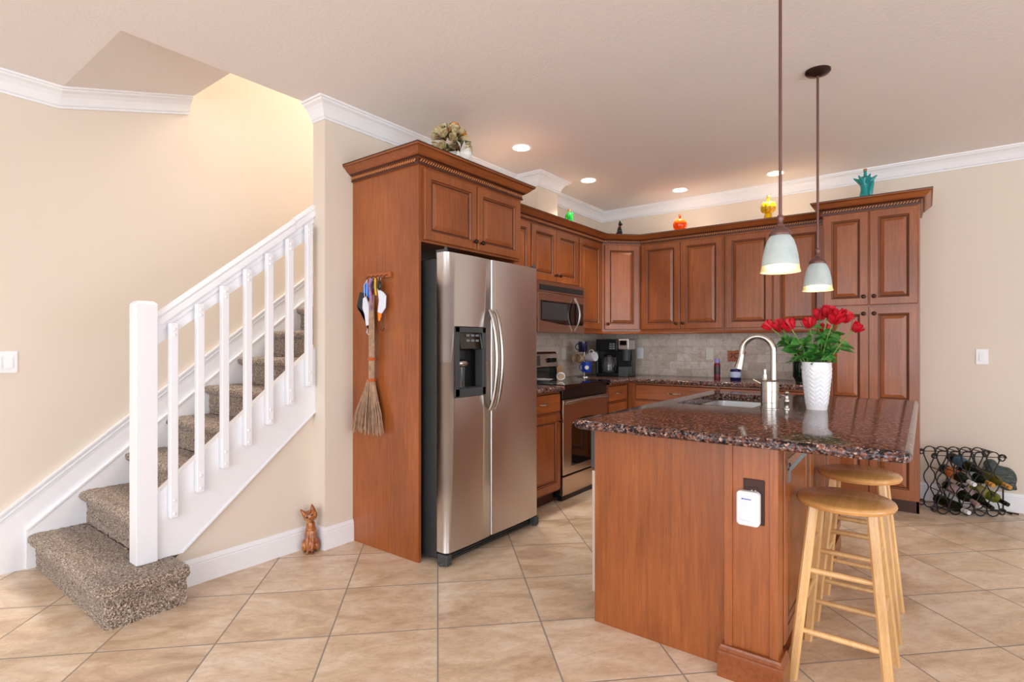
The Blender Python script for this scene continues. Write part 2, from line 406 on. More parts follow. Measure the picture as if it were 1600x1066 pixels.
# ------------------------------------------------------------------ room shell
XL, XK, YB, ZC = -3.97, -2.885, 5.45, 2.70
struct('floor', MB().box(-4.1, 4.6, -4.1, 5.6, -.06, 0), 'tile')
struct('wall_left', MB().box(XL-.12, XL, -4.1, 5.6, 0, 5.2), 'wall')
struct('wall_back', MB().box(-3.0, 4.6, YB, YB+.12, 0, ZC+.1), 'wall')
struct('wall_kitchen', MB().box(-3.007, XK, 1.93, YB, 0, ZC), 'wall')
struct('wall_chase', MB().box(XK, -2.64, 3.84, 4.15, 2.26, ZC), 'wall')
cm = MB(); cm.box(-2.98, 4.6, -4.1, YB+.12, ZC, ZC+.14); cm.box(XL, -2.98, -4.1, .914, ZC, ZC+.14)
struct('ceiling', cm, 'ceil')
ss = MB(); ss.prism([(.914, ZC), (1.605, ZC+.197), (1.605, ZC+.30), (.914, ZC+.14)], lambda a, b, t: Vector((t, a, b)), XL, -2.98)
struct('ceiling_stair', ss, 'ceil')
sh = MB(); sh.box(-2.98, -2.88, .80, YB+.12, ZC+.14, 5.2); sh.box(XL, -2.98, YB, YB+.12, 0, 5.2); sh.box(XL, -2.88, .75, .914, ZC+.14, 5.2); sh.box(XL-.12, -2.88, .75, YB+.12, 5.2, 5.3)
struct('wall_stairwell', sh, 'wall')
# rear and right walls with their windows (behind the camera)
rw = MB()
rw.box(-4.1, -2.7, -4.1, -4.0, 0, ZC); rw.box(3.3, 4.6, -4.1, -4.0, 0, ZC); rw.box(-2.7, 3.3, -4.1, -4.0, 2.45, ZC); rw.box(-2.7, 3.3, -4.1, -4.0, 0, .12)
struct('wall_rear', rw, 'wall')
rr = MB()
rr.box(4.5, 4.6, -4.1, -1.9, 0, ZC); rr.box(4.5, 4.6, 3.1, 5.6, 0, ZC); rr.box(4.5, 4.6, -1.9, 3.1, 2.35, ZC); rr.box(4.5, 4.6, -1.9, 3.1, 0, .35)
struct('wall_right', rr, 'wall')
wf = MB()
for x in (-2.7, -.75, 1.2, 3.24): wf.box(x, x+.06, -4.08, -4.02, .12, 2.45)
wf.box(-2.7, 3.3, -4.08, -4.02, .12, .20); wf.box(-2.7, 3.3, -4.08, -4.02, 2.39, 2.45)
struct('window_1', wf, 'trim')
wf = MB()
for y in (-1.9, -.26, 1.4, 3.04): wf.box(4.52, 4.58, y, y+.06, .35, 2.35)
wf.box(4.52, 4.58, -1.9, 3.1, .35, .41); wf.box(4.52, 4.58, -1.9, 3.1, 2.29, 2.35)
struct('window_2', wf, 'trim')
# crown mouldings
CP = [(0, -.105), (.012, -.105), (.014, -.098), (.010, -.094), (.020, -.088), (.026, -.074), (.038, -.050), (.056, -.030), (.074, -.020), (.078, -.012), (.088, -.010), (.090, 0), (0, 0)]
struct('trim_1', MB().sweep(CP, [(-3.0, 1.93, ZC), (XK, 1.93, ZC), (XK, 3.84, ZC), (-2.64, 3.84, ZC), (-2.64, 4.15, ZC), (XK, 4.15, ZC), (XK, YB, ZC), (4.5, YB, ZC)]), 'trim', label='white crown moulding above the kitchen cabinets')
struct('trim_2', MB().sweep(CP, [(XL, -4, ZC), (XL, .914, ZC), (XL, 1.605, ZC+.197)]), 'trim', label='white crown moulding on the stair wall, bending up the slope')
BP = [(0, 0), (.014, 0), (.014, .100), (.010, .106), (.013, .112), (.008, .128), (.006, .135), (0, .135)]
struct('baseboard_stair', MB().sweep(BP, [(-3.007, 1.10), (-3.007, 1.93), (XK, 1.93), (XK, 2.13)]), 'trim')
struct('baseboard_back', MB().sweep(BP, [(-.034, YB), (4.5, YB)]), 'trim')
struct('baseboard_left', MB().sweep(BP, [(XL, -4), (XL, .43)]), 'trim')
# stair skirt on the left wall
fx = lambda a, b, t: Vector((t, a, b))
def sk(y): return .315+.8*(y-.663)
def nz(y): return .205+.815*(y-.764)
sm_ = MB()
sm_.prism([(.43, 0), (3.9, 0), (3.9, sk(3.9)), (.44, sk(.44)), (.43, .135)], fx, XL, XL+.016)
sm_.prism([(.767, 0), (3.9, 0), (3.9, nz(3.9)), (.767, nz(.767))], fx, XL, XL+.032)
for o0, o1, t in ((0, .012, .026), (-.012, 0, .020), (-.030, -.022, .022), (-.045, -.036, .019)):
    sm_.prism([(.44, sk(.44)+o0), (3.9, sk(3.9)+o0), (3.9, sk(3.9)+o1), (.44, sk(.44)+o1)], fx, XL, XL+t)
sm_.prism([(.767, nz(.767)), (3.9, nz(3.9)), (3.9, nz(3.9)+.012), (.767, nz(.767)+.012)], fx, XL, XL+.038)
struct('trim_3', sm_, 'trim', label='white stair skirt board on the left wall')
# knee wall under the stringer
kn = MB(); kn.prism([(1.14, 0), (1.93, 0), (1.93, .84), (1.14, .15)], fx, -3.034, -3.007)
struct('wall_knee', kn, 'wall')

# ------------------------------------------------------------------ staircase
st = thing('staircase', 'staircase with grey-brown carpeted steps and white stringer beside the left wall', 'stairs', (-3.45, 1.2, 0))
rj = random.Random(3)
def sy(n): return .770+.23*(n-1)
NST = 14
for n in range(1, NST+1):
    z = .188+.1915*(n-1); zb = z-.19; y0 = sy(n); y1 = sy(n+1)+.03
    fine = n <= 8; d = .008 if fine else .03
    b = MB()
    # nosing/riser section (outward d, z); path runs so that outward is -Y
    prof = []
    for k in range(18): prof.append((-.036, zb+(z-.054-zb)*k/17))
    for k in range(9):
        t = -PI/2+PI*k/8; prof.append((-.028+.030*math.cos(t), z-.027+.027*math.sin(t)))
    prof += [(-.04, z+.001), (-.052, z)]
    x0 = XL+.034; x1 = -2.775 if n == 1 else -3.035
    path = [(x0+(x1-x0)*i/int((x1-x0)/d), y0) for i in range(int((x1-x0)/d)+1)]
    if n == 1:
        prof = [(a, max(c, 0)) for a, c in prof]
        path = [p for p in path if p[0] < x1-.075]
        path += [(x1-.07+.07*math.sin(PI/2*i/14), y0+.07-.07*math.cos(PI/2*i/14)) for i in range(15)]
        path += [(x1, y0+.07+.29*i/34) for i in range(1, 35)]
    P = path
    rs = []
    b2 = MB(); b2.sweep(prof, P, cap=False)
    # open profile: drop the faces that close the profile loop
    nn = len(prof); keep = [i for i, f in enumerate(b2.f) if not any(abs(f[0]-f[1]) == nn-1 for _ in (0,))]
    b.v = b2.v; b.f = [b2.f[i] for i in keep]; b.m = [0]*len(b.f)
    nx = int((x1-x0)/d); yy = y0+.05; ny = max(4, int((y1-yy)/d))
    if n == 1:
        b.grid(lambda u, v: Vector((x0+(x1-.05-x0)*u, yy+(y1-yy)*v, z)), nx, ny)
        b.grid(lambda u, v: Vector((-3.02+(x1-.05+3.02)*u, y1+(1.13-y1)*v, z)), 24, 12)
    else: b.grid(lambda u, v: Vector((x0+(x1-x0)*u, yy+(y1-yy)*v, z)), nx, ny)
    if fine:
        from mathutils import noise as mn
        b.v = [p+mn.noise_vector(p*70)*.0045+mn.noise_vector(p*25)*.002 for p in b.v]; b.jitter(.0022, rj)
    b.box(x0, x1 if n > 1 else x1-.06, y0+.06, y1+.02, max(0, zb), z-.012)
    if n == 1: b.box(-3.0, x1-.06, y0+.06, 1.10, 0, z-.012)
    part('carpeted_step', b, st, 'carpet')
sgl = lambda y: .487+.83*(y-1.057)+.01
sgb = lambda y: .188+.845*(y-1.18)
sg = MB(); sg.prism([(1.06, sgl(1.06)), (1.06, .186), (1.18, .186), (1.93, sgb(1.93)), (1.93, sgl(1.93))], fx, -3.006, -2.985)
sg.prism([(1.06, sgl(1.06)), (1.06, .186), (1.18, .186), (3.6, sgb(3.6)), (3.6, sgl(3.6))], fx, -3.04, -3.0065)
sg.prism([(1.18, .186), (1.93, sgb(1.93)), (1.93, sgb(1.93)+.012), (1.18, .200)], fx, -2.985, -2.981)
part('stringer', sg, st, 'trim', smooth=False)
rl = thing('stair_railing', 'white wooden stair railing with square newel post and seven flat balusters', 'railing', (-3.0, 1.015, .19))
nw = MB(); xa, xb, ya, yb = -3.05, -2.96, .97, 1.06
def sq(i, z): return [Vector((x, y, z)) for x, y in ((xa+i, ya+i), (xb-i, ya+i), (xb-i, yb-i), (xa+i, yb-i))]
nw.rings([sq(.004, .188), sq(0, .192), sq(0, 1.432), sq(.012, 1.447)])
part('newel_post', nw, rl, 'trim', smooth=False, bevel=.002)
hz = lambda y: 1.380+.812*(y-1.057)
hp = [(-.028, -.055), (.028, -.055), (.030, -.035), (.024, -.025), (.030, -.014), (.022, -.002), (.008, .004), (-.008, .004), (-.022, -.002), (-.030, -.014), (-.024, -.025), (-.030, -.035)]
hr = MB(); hr.rings([[Vector((-3.015+a, y, hz(y)+c*1.25)) for a, c in hp] for y in (1.055, 1.80)])
hr.rings([[Vector((-3.015+a, y, hz(y)+c*1.25+.006)) for a, c in hp] for y in (1.802, 3.2)])
part('handrail', hr, rl, 'trim')
rb = MB(); rb.prism([(1.055, hz(1.055)-.06), (1.055, 1.222), (3.2, 1.222+.79*(3.2-1.055)), (3.2, hz(3.2)-.06)], fx, -3.035, -3.006)
rb.prism([(1.055, hz(1.055)-.062), (1.055, hz(1.055)-.10), (1.93, hz(1.93)-.10), (1.93, hz(1.93)-.062)], fx, -3.006, -2.998)
part('rail_board', rb, rl, 'trim', smooth=False)
for k in range(7):
    y = 1.129+.1238*k; zb = .383+.1005*k; zt = 1.344+.1023*k
    b = MB(); b.box(-2.984, -2.948, y-.018, y+.018, zb, zt)
    bal = part('baluster', b, rl, 'trim', smooth=False, bevel=.003)
    for zz in (zb+.02, zb+.085, zt-.03, zt-.058):
        q = MB(); q.lathe([(.0075, 0), (.0075, .002), (.005, .005), (0, .0055)], (-2.948, y, zz), 12, 0, (1, 0, 0)); part('bolt', q, bal, 'trim')

# ------------------------------------------------------------------ cabinets
DP = [(0, 0), (0, .015), (.004, .019), (.052, .019), (.0535, .0175), (.056, .0165), (.062, .009), (.066, .0075), (.070, .008), (.090, .0155), (.092, .0165), (.094, .0165)]
DG = {3, 4, 6, 7}
def rect_rings(b, T, a0, a1, z0, z1, prof, glaze=DG, base=0, cap=True, endcap=False):
    b.T = T
    rs = [[Vector((a0+i, c+base, z0+i)), Vector((a1-i, c+base, z0+i)), Vector((a1-i, c+base, z1-i)), Vector((a0+i, c+base, z1-i))] for i, c in prof]
    b.rings(rs, True, cap and not endcap, 0, lambda i: 1 if i in glaze else 0)
    if endcap: n_ = len(b.v); b.f.append((n_-4, n_-3, n_-2, n_-1)); b.m.append(0)
    b.T = None
    return b
def knob(T, a, z, c0, parent):
    b = MB(); b.T = T
    b.lathe([(.006, 0), (.005, .010), (.008, .014), (.014, .018), (.0155, .023), (.013, .029), (.006, .032), (0, .0325)], (a, c0, z), 14, 0, (0, 1, 0)); part('knob', b, parent, 'bronze')
def pull(T, a, z, c0, parent, L=.05):
    b = MB(); b.T = T
    pts = [(a+L*t, c0+.024*math.sqrt(max(0, 1-t*t))+.002, z) for t in [-1+i/8*1 for i in range(17)]]
    b.tube(pts, [.0045+.003*(1-abs(-1+i/8)) for i in range(17)], 8); b.cyl((a-L, c0, z), (a-L, c0+.006, z), .007); b.cyl((a+L, c0, z), (a+L, c0+.006, z), .007)
    part('pull_handle', b, parent, 'chrome')
def door(T, a0, a1, z0, z1, parent, kn=None, split=None, gap=.0015, g2=None):
    b = MB(); a0 += gap; a1 -= gap; z0 += gap; z1 -= gap
    if split is None: rect_rings(b, T, a0, a1, z0, z1, DP)
    else:
        fr = [(0, 0), (0, .015), (.004, .019), (.010, .019)]
        rect_rings(b, T, a0, a1, z0, z1, [(0, 0), (0, .0075)], set())
        inner = [(0, .019)]+[(i-.052, c) for i, c in DP[3:]]
        for (p0, p1, q0, q1) in ((a0, a0+.052, z0, z1), (a1-.052, a1, z0, z1), (a0+.052, a1-.052, z0, z0+.052), (a0+.052, a1-.052, z1-.052, z1), (a0+.052, a1-.052, split-.028, split+.028)):
            b.T = T; b.box(p0, p1, 0, .019, q0, q1)
        for q0, q1 in ((z0+.052, split-.028), (split+.028, z1-.052)):
            rect_rings(b, T, a0+.052, a1-.052, q0, q1, [(i-.052, c) for i, c in DP[3:]], {0, 1, 3, 4}, endcap=True)
    b.T = None
    d = part('door', b, parent, ['cherry', 'glaze'], smooth=False)
    if kn: knob(T, kn[0], kn[1], .019, d)
    return d
def drawer(T, a0, a1, z0, z1, parent, mat='cherryh', handle=True):
    b = MB(); g = .002
    rect_rings(b, T, a0+g, a1-g, z0+g, z1-g, [(0, 0), (0, .013), (.005, .018), (.007, .019)], {1})
    d = part('drawer', b, parent, [mat, 'glaze'], smooth=False)
    if handle: pull(T, (a0+a1)/2, (z0+z1)/2, .019, d)
    return d
def body(T, a0, a1, z0, z1, dep, parent, toe=0, name='body'):
    b = MB(); b.T = T
    if z1 > 2: b.box(a0+.003, a1-.003, -dep+.003, -.003, z1, z1+.0015, 2)  # unseen pale top, added so downlight bounce off the cabinet stays neutral
    if toe:
        b.box(a0, a1, -dep, 0, z0+toe, z1); b.box(a0+.002, a1-.002, -dep, -.06, z0, z0+toe, 1)
    else: b.box(a0, a1, -dep, 0, z0, z1)
    # dark glazed reveal lines at face frame edges
    return part(name, b, parent, ['cherry', 'glaze', 'ivory'], smooth=False)
CC = [(0, 0), (.012, 0), (.013, .010), (.008, .013), (.008, .033), (.018, .036), (.020, .040), (.030, .045), (.046, .058), (.062, .074), (.070, .080), (.074, .082), (.078, .090), (.078, .098), (0, .098)]
CGL = {1, 3, 5, 6, 10, 12}
def rope(b, path, off, z, r=.009, step=.019, m=0):
    P = [Vector((p[0], p[1], 0)) for p in path]
    for i in range(len(P)-1):
        d = P[i+1]-P[i]; L = d.length; d.normalize(); nrm = Vector((d.y, -d.x, 0))
        for k in range(int(L/step)):
            c = P[i]+d*(step*(k+.5))+nrm*off+Vector((0, 0, z)); ax = (d*.8+Vector((0, 0, 1.0))).normalized(); x = ax.cross(nrm).normalized()
            b.obox(c, x*r*.34, nrm*r*.45, ax*r*1.05, m)
LK = frame((-2.285, 0, 0), (0, 1, 0), (1, 0, 0))
# fridge surround
fc = thing('refrigerator_cabinet', 'cherry wood refrigerator surround with tall side panel and two short doors on top', 'cabinet', (-2.585, 2.6, 0))
part('side_panel', MB().box(XK+.002, -2.283, 2.13, 2.15, 0, 2.26), fc, 'cherry', smooth=False, bevel=.001)
part('side_panel', MB().box(XK+.002, -2.33, 3.085, 3.105, 0, 2.26), fc, 'cherry', smooth=False)
part('body', MB().box(XK+.002, -2.284, 2.15, 3.105, 1.825, 2.354).box(XK+.004, -2.286, 2.152, 3.103, 2.354, 2.356, 1), fc, ['cherry', 'ivory'], smooth=False)  # second box: unseen pale sheet added to neutralise bounce onto the ceiling
door(LK, 2.150+.012, 2.617, 1.836, 2.245, fc, (2.585, 1.885))
door(LK, 2.623, 3.075, 1.836, 2.245, fc, (2.652, 1.885))
fpath = [(XK+.003, 2.13), (-2.284, 2.13), (-2.284, 3.105), (XK+.003, 3.105)]
part('crown_molding', MB().sweep(CC, [(x, y, 2.26) for x, y in fpath], pm=CGL), fc, ['cherryh', 'glaze'], label='cherry crown molding with rope detail')
b = MB(); rope(b, fpath, .013, 2.283); part('rope_trim', b, fc, 'rope', smooth=False)
# wall cabinets, left run: front plane X=-2.54
LU = frame((-2.555, 0, 0), (0, 1, 0), (1, 0, 0))
def wallcab(label, T, a0, a1, z0, z1, dep, doors, group=None, grp_loc=None):
    c = T @ Vector(((a0+a1)/2, -dep/2, z0)); t = thing('wall_cabinet', label, 'cabinet', c)
    body(T, a0, a1, z0, 2.322, dep-.003, t)
    for d in doors: door(T, *d[:4], t, d[4])
    return t
wallcab('narrow cherry wall cabinet between the refrigerator surround and the microwave cabinet', LU, 3.107, 3.598, 1.37, 2.24, .325, [(3.12, 3.59, 1.385, 2.225, (3.56, 1.44))])
wallcab('short cherry wall cabinet with two doors directly above the microwave', LU, 3.60, 4.358, 1.765, 2.24, .325, [(3.607, 3.975, 1.775, 2.225, (3.945, 1.83)), (3.981, 4.35, 1.775, 2.225, (4.01, 1.83))])
wallcab('single-door cherry wall cabinet right of the microwave', LU, 4.36, 4.838, 1.37, 2.24, .325, [(4.375, 4.80, 1.385, 2.225, None)])
dg = thing('wall_cabinet', 'diagonal corner cherry wall cabinet above the coffee maker', 'cabinet', (-2.7, 5.26, 1.37))
b = MB(); b.prism([(XK, 4.84), (-2.555, 4.84), (-2.275, 5.12), (-2.275, YB), (XK, YB)], lambda a, c, t: Vector((a, c, t)), 1.37, 2.320)
b.prism([(XK+.01, 4.86), (-2.56, 4.86), (-2.29, 5.125), (-2.29, YB-.01), (XK+.01, YB-.01)], lambda a, c, t: Vector((a, c, t)), 2.320, 2.322, 1)  # unseen pale cap added to keep reddish bounce off the ceiling
part('body', b, dg, ['cherry', 'ivory'], smooth=False)
TD = frame((-2.555, 4.84, 0), (1, 1, 0), (1, -1, 0)); DW = .28*math.sqrt(2)
door(TD, .02, DW-.02, 1.385, 2.225, dg, (.05, 1.44))
BU = frame((0, 5.12, 0), (1, 0, 0), (0, -1, 0))
wallcab('two-door cherry wall cabinet on the back wall beside the corner cabinet', BU, -2.273, -1.462, 1.37, 2.24, .33, [(-2.26, -1.868, 1.385, 2.225, (-1.898, 1.44)), (-1.862, -1.475, 1.385, 2.225, (-1.832, 1.44))])
wallcab('two-door cherry wall cabinet on the back wall beside the pantry', BU, -1.458, -.647, 1.37, 2.24, .33, [(-1.445, -1.053, 1.385, 2.225, (-1.083, 1.44)), (-1.047, -.66, 1.385, 2.225, (-1.017, 1.44))])
upath = [(-2.555, 3.107), (-2.555, 4.84), (-2.275, 5.12), (-.645, 5.12)]
uc = thing('cabinet_crown', 'dark cherry crown molding running along the tops of the wall cabinets', 'crown molding', (-2.5, 4.4, 2.24))
part('molding', MB().sweep([(d, z*.86) for d, z in CC], [(x, y, 2.24) for x, y in upath], pm=CGL), uc, ['cherryh', 'glaze'])
b = MB(); rope(b, upath, .013, 2.260); part('rope_trim', b, uc, 'rope', smooth=False)
lr = MB(); LR = [(-.018, -.03), (.004, -.03), (.010, -.022), (.004, -.010), (.004, 0), (-.018, 0)]
lr.sweep(LR, [(-2.555, 4.362, 1.37), (-2.555, 4.84, 1.37), (-2.275, 5.12, 1.37), (-.647, 5.12, 1.37)])
solo('light_rail', lr, 'narrow cherry light rail under the wall cabinets above the backsplash', 'trim', 'cherryx', (-2.275, 5.12, 1.34))
# pantry
pa = thing('pantry_cabinet', 'tall cherry pantry cabinet with four raised panel doors beside the right wall section', 'cabinet', (-.34, 5.17, 0))
TP = frame((0, 4.90, 0), (1, 0, 0), (0, -1, 0))
body(TP, -.645, -.034, 0, 2.346, .547, pa, toe=.10)
part('side_panel', MB().box(-.052, -.034, 4.96, YB-.003, 0, .10), pa, 'cherry', smooth=False)
door(TP, -.638, -.342, 1.535, 2.245, pa, (-.372, 1.60)); door(TP, -.336, -.040, 1.535, 2.245, pa, (-.306, 1.60))
door(TP, -.638, -.342, .125, 1.522, pa, (-.372, 1.47), split=.80); door(TP, -.336, -.040, .125, 1.522, pa, (-.306, 1.47), split=.80)
ppath = [(-.645, YB-.003), (-.645, 4.90), (-.034, 4.90), (-.034, YB-.003)]
part('crown_molding', MB().sweep(CC, [(x, y, 2.25) for x, y in ppath], pm=CGL), pa, ['cherryx', 'glaze'])
b = MB(); rope(b, ppath, .013, 2.273); part('rope_trim', b, pa, 'rope', smooth=False)
# base cabinets
LB = frame((-2.285, 0, 0), (0, 1, 0), (1, 0, 0)); BB = frame((0, 4.85, 0), (1, 0, 0), (0, -1, 0))
def basecab(label, T, a0, a1, dep=.60):
    t = thing('base_cabinet', label, 'cabinet', T @ Vector(((a0+a1)/2, -dep/2, 0))); body(T, a0, a1, 0, .875, dep-.003, t, toe=.10); return t
c1 = basecab('narrow cherry base cabinet with one drawer over a door, left of the range', LB, 3.107, 3.622)
drawer(LB, 3.12, 3.61, .715, .862, c1); door(LB, 3.12, 3.61, .115, .700, c1, (3.585, .64))
c2 = basecab('cherry base cabinet with a drawer stack right of the range', LB, 4.40, 4.845)
for z0, z1 in ((.715, .862), (.545, .705), (.335, .535), (.115, .325)): drawer(LB, 4.415, 4.80, z0, z1, c2)
c3 = basecab('cherry base cabinet on the back wall nearest the corner', BB, -2.283, -1.432)
for a0, a1 in ((-2.20, -1.44),): drawer(BB, a0, a1, .715, .862, c3, 'cherryx')
door(BB, -2.20, -1.822, .115, .700, c3, (-1.85, .64)); door(BB, -1.818, -1.44, .115, .700, c3, (-1.79, .64))
c4 = basecab('cherry base cabinet on the back wall next to the pantry', BB, -1.428, -.648)
drawer(BB, -1.42, -.655, .715, .862, c4, 'cherryx')
door(BB, -1.42, -1.04, .115, .700, c4, (-1.07, .64)); door(BB, -1.036, -.655, .115, .700, c4, (-1.01, .64))
# countertops
def nosep(t=.039, o=.0):
    r = t/2; return [(-.04, -t)]+[(-r*.6+r*1.0*math.cos(a)-.0, -r+r*math.sin(a)) for a in [-PI/2+PI*k/8 for k in range(9)]]+[(-.04, 0)]
def counter(label, poly, front, name='countertop'):
    t = MB(); t.prism([(p[0], p[1]) for p in poly], lambda a, c, h: Vector((a, c, h)), .876, .9149)
    t.sweep([(d+.008, z) for d, z in nosep()], [(x, y, .915) for x, y in front])
    c = poly[0]; return solo(name, t, label, 'countertop', 'granite', (c[0], c[1], .876), smooth=True)
counter('short granite countertop section left of the range', [(XK, 3.107), (-2.25, 3.107), (-2.25, 3.625), (XK, 3.625)], [(-2.25, 3.107), (-2.25, 3.625)])
counter('L-shaped granite countertop under the wall cabinets running into the corner', [(XK, 4.397), (-2.25, 4.397), (-2.25, 4.815), (-.648, 4.815), (-.648, YB), (XK, YB)], [(-2.25, 4.397), (-2.25, 4.815), (-.648, 4.815)])
bs = thing('backsplash', 'tumbled travertine tile backsplash between countertop and wall cabinets', 'backsplash', (XK, 4.4, .92))
part('tile_field', MB().box(XK+.001, XK+.011, 3.107, YB-.002, .917, 1.368), bs, 'splash', smooth=False)
part('tile_field', MB().box(XK+.012, -.648, YB-.011, YB-.001, .917, 1.368), bs, 'splash', smooth=False)

# ------------------------------------------------------------------ refrigerator
fr = thing('refrigerator', 'stainless steel side by side refrigerator with black sides and ice dispenser', 'refrigerator', (-2.45, 2.63, 0))
b = MB(); b.box(-2.86, -2.195, 2.185, 3.07, .03, 1.725); part('case', b, fr, 'case', smooth=False, bevel=.004, label='black painted case')
def fdoor(y0, y1, rl_, rr_):
    rs = []
    pts = [(-2.185, y0), ]
    n = 8
    for k in range(n+1):
        t = PI/2*k/n; pts.append((-2.185+.075-rl_+rl_*math.sin(t), y0+rl_-rl_*math.cos(t)))
    for k in range(1, 10):
        u = k/10; pts.append((-2.11+.006*math.sin(PI*u), y0+rl_+(y1-y0-rl_-rr_)*u))
    for k in range(n+1):
        t = PI/2*k/n; pts.append((-2.185+.075-rr_+rr_*math.cos(t), y1-rr_+rr_*math.sin(t)))
    pts.append((-2.185, y1)); return pts
HY0, HY1, HZ0, HZ1 = 2.241, 2.505, .941, 1.337
def slab(pts, z0, z1):
    b = MB(); b.rings([[Vector((x, y, z)) for x, y in pts] for z in (z0, z1)]); return b
# freezer door built around the dispenser opening
pts = fdoor(2.178, 2.561, .034, .010)
fd = MB(); fd.rings([[Vector((x, y, z)) for x, y in pts] for z in (1.342, 1.755)]); fd.rings([[Vector((x, y, z)) for x, y in pts] for z in (.075, .936)])
L = [p for p in pts if p[1] < 2.238]; L = L+[(-2.107, 2.240), (-2.185, 2.240)]
fd.rings([[Vector((x, y, z)) for x, y in L] for z in (.936, 1.342)])
Rr = [(-2.185, 2.506), (-2.107, 2.506)]+[p for p in pts if p[1] > 2.515]
fd.rings([[Vector((x, y, z)) for x, y in Rr] for z in (.936, 1.342)])
d1 = part('freezer_door', fd, fr, 'steel')
d2 = part('door', slab(fdoor(2.569, 3.078, .010, .034), .075, 1.755), fr, 'steel')
for d, yh in ((d1, 2.540), (d2, 2.592)):
    b = MB(); P = []
    for k in range(21):
        u = k/20; P.append((-2.10+.055*math.sin(PI*u)**.6, yh, .845+.60*u))
    b.tube(P, .0125, 10); part('handle', b, d, 'chrome', label='long curved metal handle')
dp = MB()
for bx in ((-2.16, -2.101, HY0, HY0+.035, HZ0, HZ1), (-2.16, -2.101, HY1-.028, HY1, HZ0, HZ1), (-2.16, -2.101, HY0, HY1, HZ0, HZ0+.045), (-2.16, -2.101, HY0, HY1, HZ1-.03, HZ1)): dp.box(*bx)
dp.box(-2.195, -2.18, HY0, HY1, HZ0, HZ1, 1)
dsp = part('dispenser', dp, d1, ['darkgrey', 'black'], smooth=False, bevel=.002, label='dark grey water and ice dispenser')
b = MB(); b.obox((-2.118, 2.378, 1.262), (.012, 0, .004), (0, .098, 0), (-.008, 0, .052)); 
for i in range(3):
    for j in range(3): b.box(-2.107, -2.102, 2.335+.04*i, 2.362+.04*i, 1.225+.03*j, 1.237+.03*j, 1)
b.ell((-2.125, 2.32, 1.13), (.028, .045, .022), 2); b.cyl((-2.15, 2.335, .985), (-2.15, 2.335, 1.12), .022, .026, 16, 3); b.box(-2.18, -2.12, 2.28, 2.475, .985, .992, 3)
part('control_panel', b, fr, ['blackgloss', 'grey', 'chrome', 'gclear'], label='black dispenser controls and paddle')
b = MB(); b.box(-2.19, -2.155, 2.20, 3.06, .012, .062)
for k in range(3): b.box(-2.155, -2.150, 2.24, 3.02, .020+.014*k, .026+.014*k, 1)
part('toe_grille', b, fr, ['black', 'darkgrey'], smooth=False)
for y in (2.185, 3.045):
    b = MB(); b.box(-2.185, -2.108, y-.008, y+.034, .006, .066); b.cyl((-2.15, y, 0), (-2.15, y, .02), .018); part('foot', b, fr, 'darkgrey', smooth=False, bevel=.006)
    b = MB(); b.box(-2.20, -2.13, y-.002, y+.028, 1.726, 1.772); b.cyl((-2.135, y+.012, 1.755), (-2.135, y+.012, 1.785), .009); part('hinge_cover', b, fr, 'darkgrey', bevel=.003)

# ------------------------------------------------------------------ range
RX = -2.262
rg = thing('electric_range', 'stainless and black freestanding electric range between the base cabinets', 'range', (-2.56, 4.01, 0))
b = MB(); b.box(-2.875, RX-.04, 3.63, 4.392, .03, .895); part('case', b, rg, 'black', smooth=False)
b = MB(); b.box(-2.875, RX+.022, 3.626, 4.395, .897, .922)
for cx, cy, r in ((-2.45, 3.83, .10), (-2.45, 4.2, .075), (-2.70, 3.83, .075), (-2.70, 4.2, .10)): b.lathe([(r, 0), (r, .0006), (r-.004, .0006), (r-.004, 0)], (cx, cy, .922), 32, 1, cap=False)
part('cooktop', b, rg, ['blackgloss', 'grey'], bevel=.004)
dm = MB(); T = frame((RX-.035, 0, 0), (0, 1, 0), (1, 0, 0)); dm.T = T; dm.box(3.640, 4.384, 0, .035, .205, .80); dm.box(3.640, 4.384, -.0, .028, .805, .895, 1); dm.T = None
od = part('oven_door', dm, rg, ['steel2', 'black'], smooth=False, bevel=.004)
b = MB(); b.T = T
pl = [(3.765, .265), (4.265, .265), (4.265, .575)]+[(4.015+.25*math.cos(a), .575+.065*math.sin(a)) for a in [PI*k/16 for k in range(1, 16)]]+[(3.765, .575)]
b.prism(pl, lambda a, c, t: Vector((a, t, c)), .0345, .0375); part('window', b, od, 'blackgloss', smooth=False)
b = MB(); b.T = T
P = [(3.66+.70*k/16, .045+.030*math.sin(PI*k/16), .775+.014*math.sin(PI*k/16)) for k in range(17)]
b.tube(P, .0145, 10); b.cyl((3.665, .03, .775), (3.665, .05, .775), .014); b.cyl((4.355, .03, .775), (4.355, .05, .775), .014); part('handle', b, od, 'chrome', label='curved brushed metal oven handle')
b = MB(); b.T = T; b.box(3.640, 4.384, 0, .033, .045, .192); part('drawer', b, rg, 'steel2', smooth=False, bevel=.003)
b = MB(); b.box(RX-.06, RX-.02, 3.65, 4.37, 0, .045); part('kick_plate', b, rg, 'black', smooth=False)
b = MB(); b.prism([(-2.87, .922), (-2.80, .922), (-2.80, 1.02), (-2.785, 1.03), (-2.80, 1.15), (-2.815, 1.17), (-2.87, 1.17)], lambda a, c, t: Vector((a, t, c)), 3.63, 4.392)
bgd = part('backguard', b, rg, 'steel2', smooth=False, bevel=.003)
b = MB(); b.box(-2.803, -2.797, 3.64, 4.385, .925, 1.02); b.obox((-2.789, 3.97, 1.09), (.002, 0, .0003), (0, .12, 0), (-.004, 0, .045)); part('black_panel', b, bgd, 'blackgloss', smooth=False)
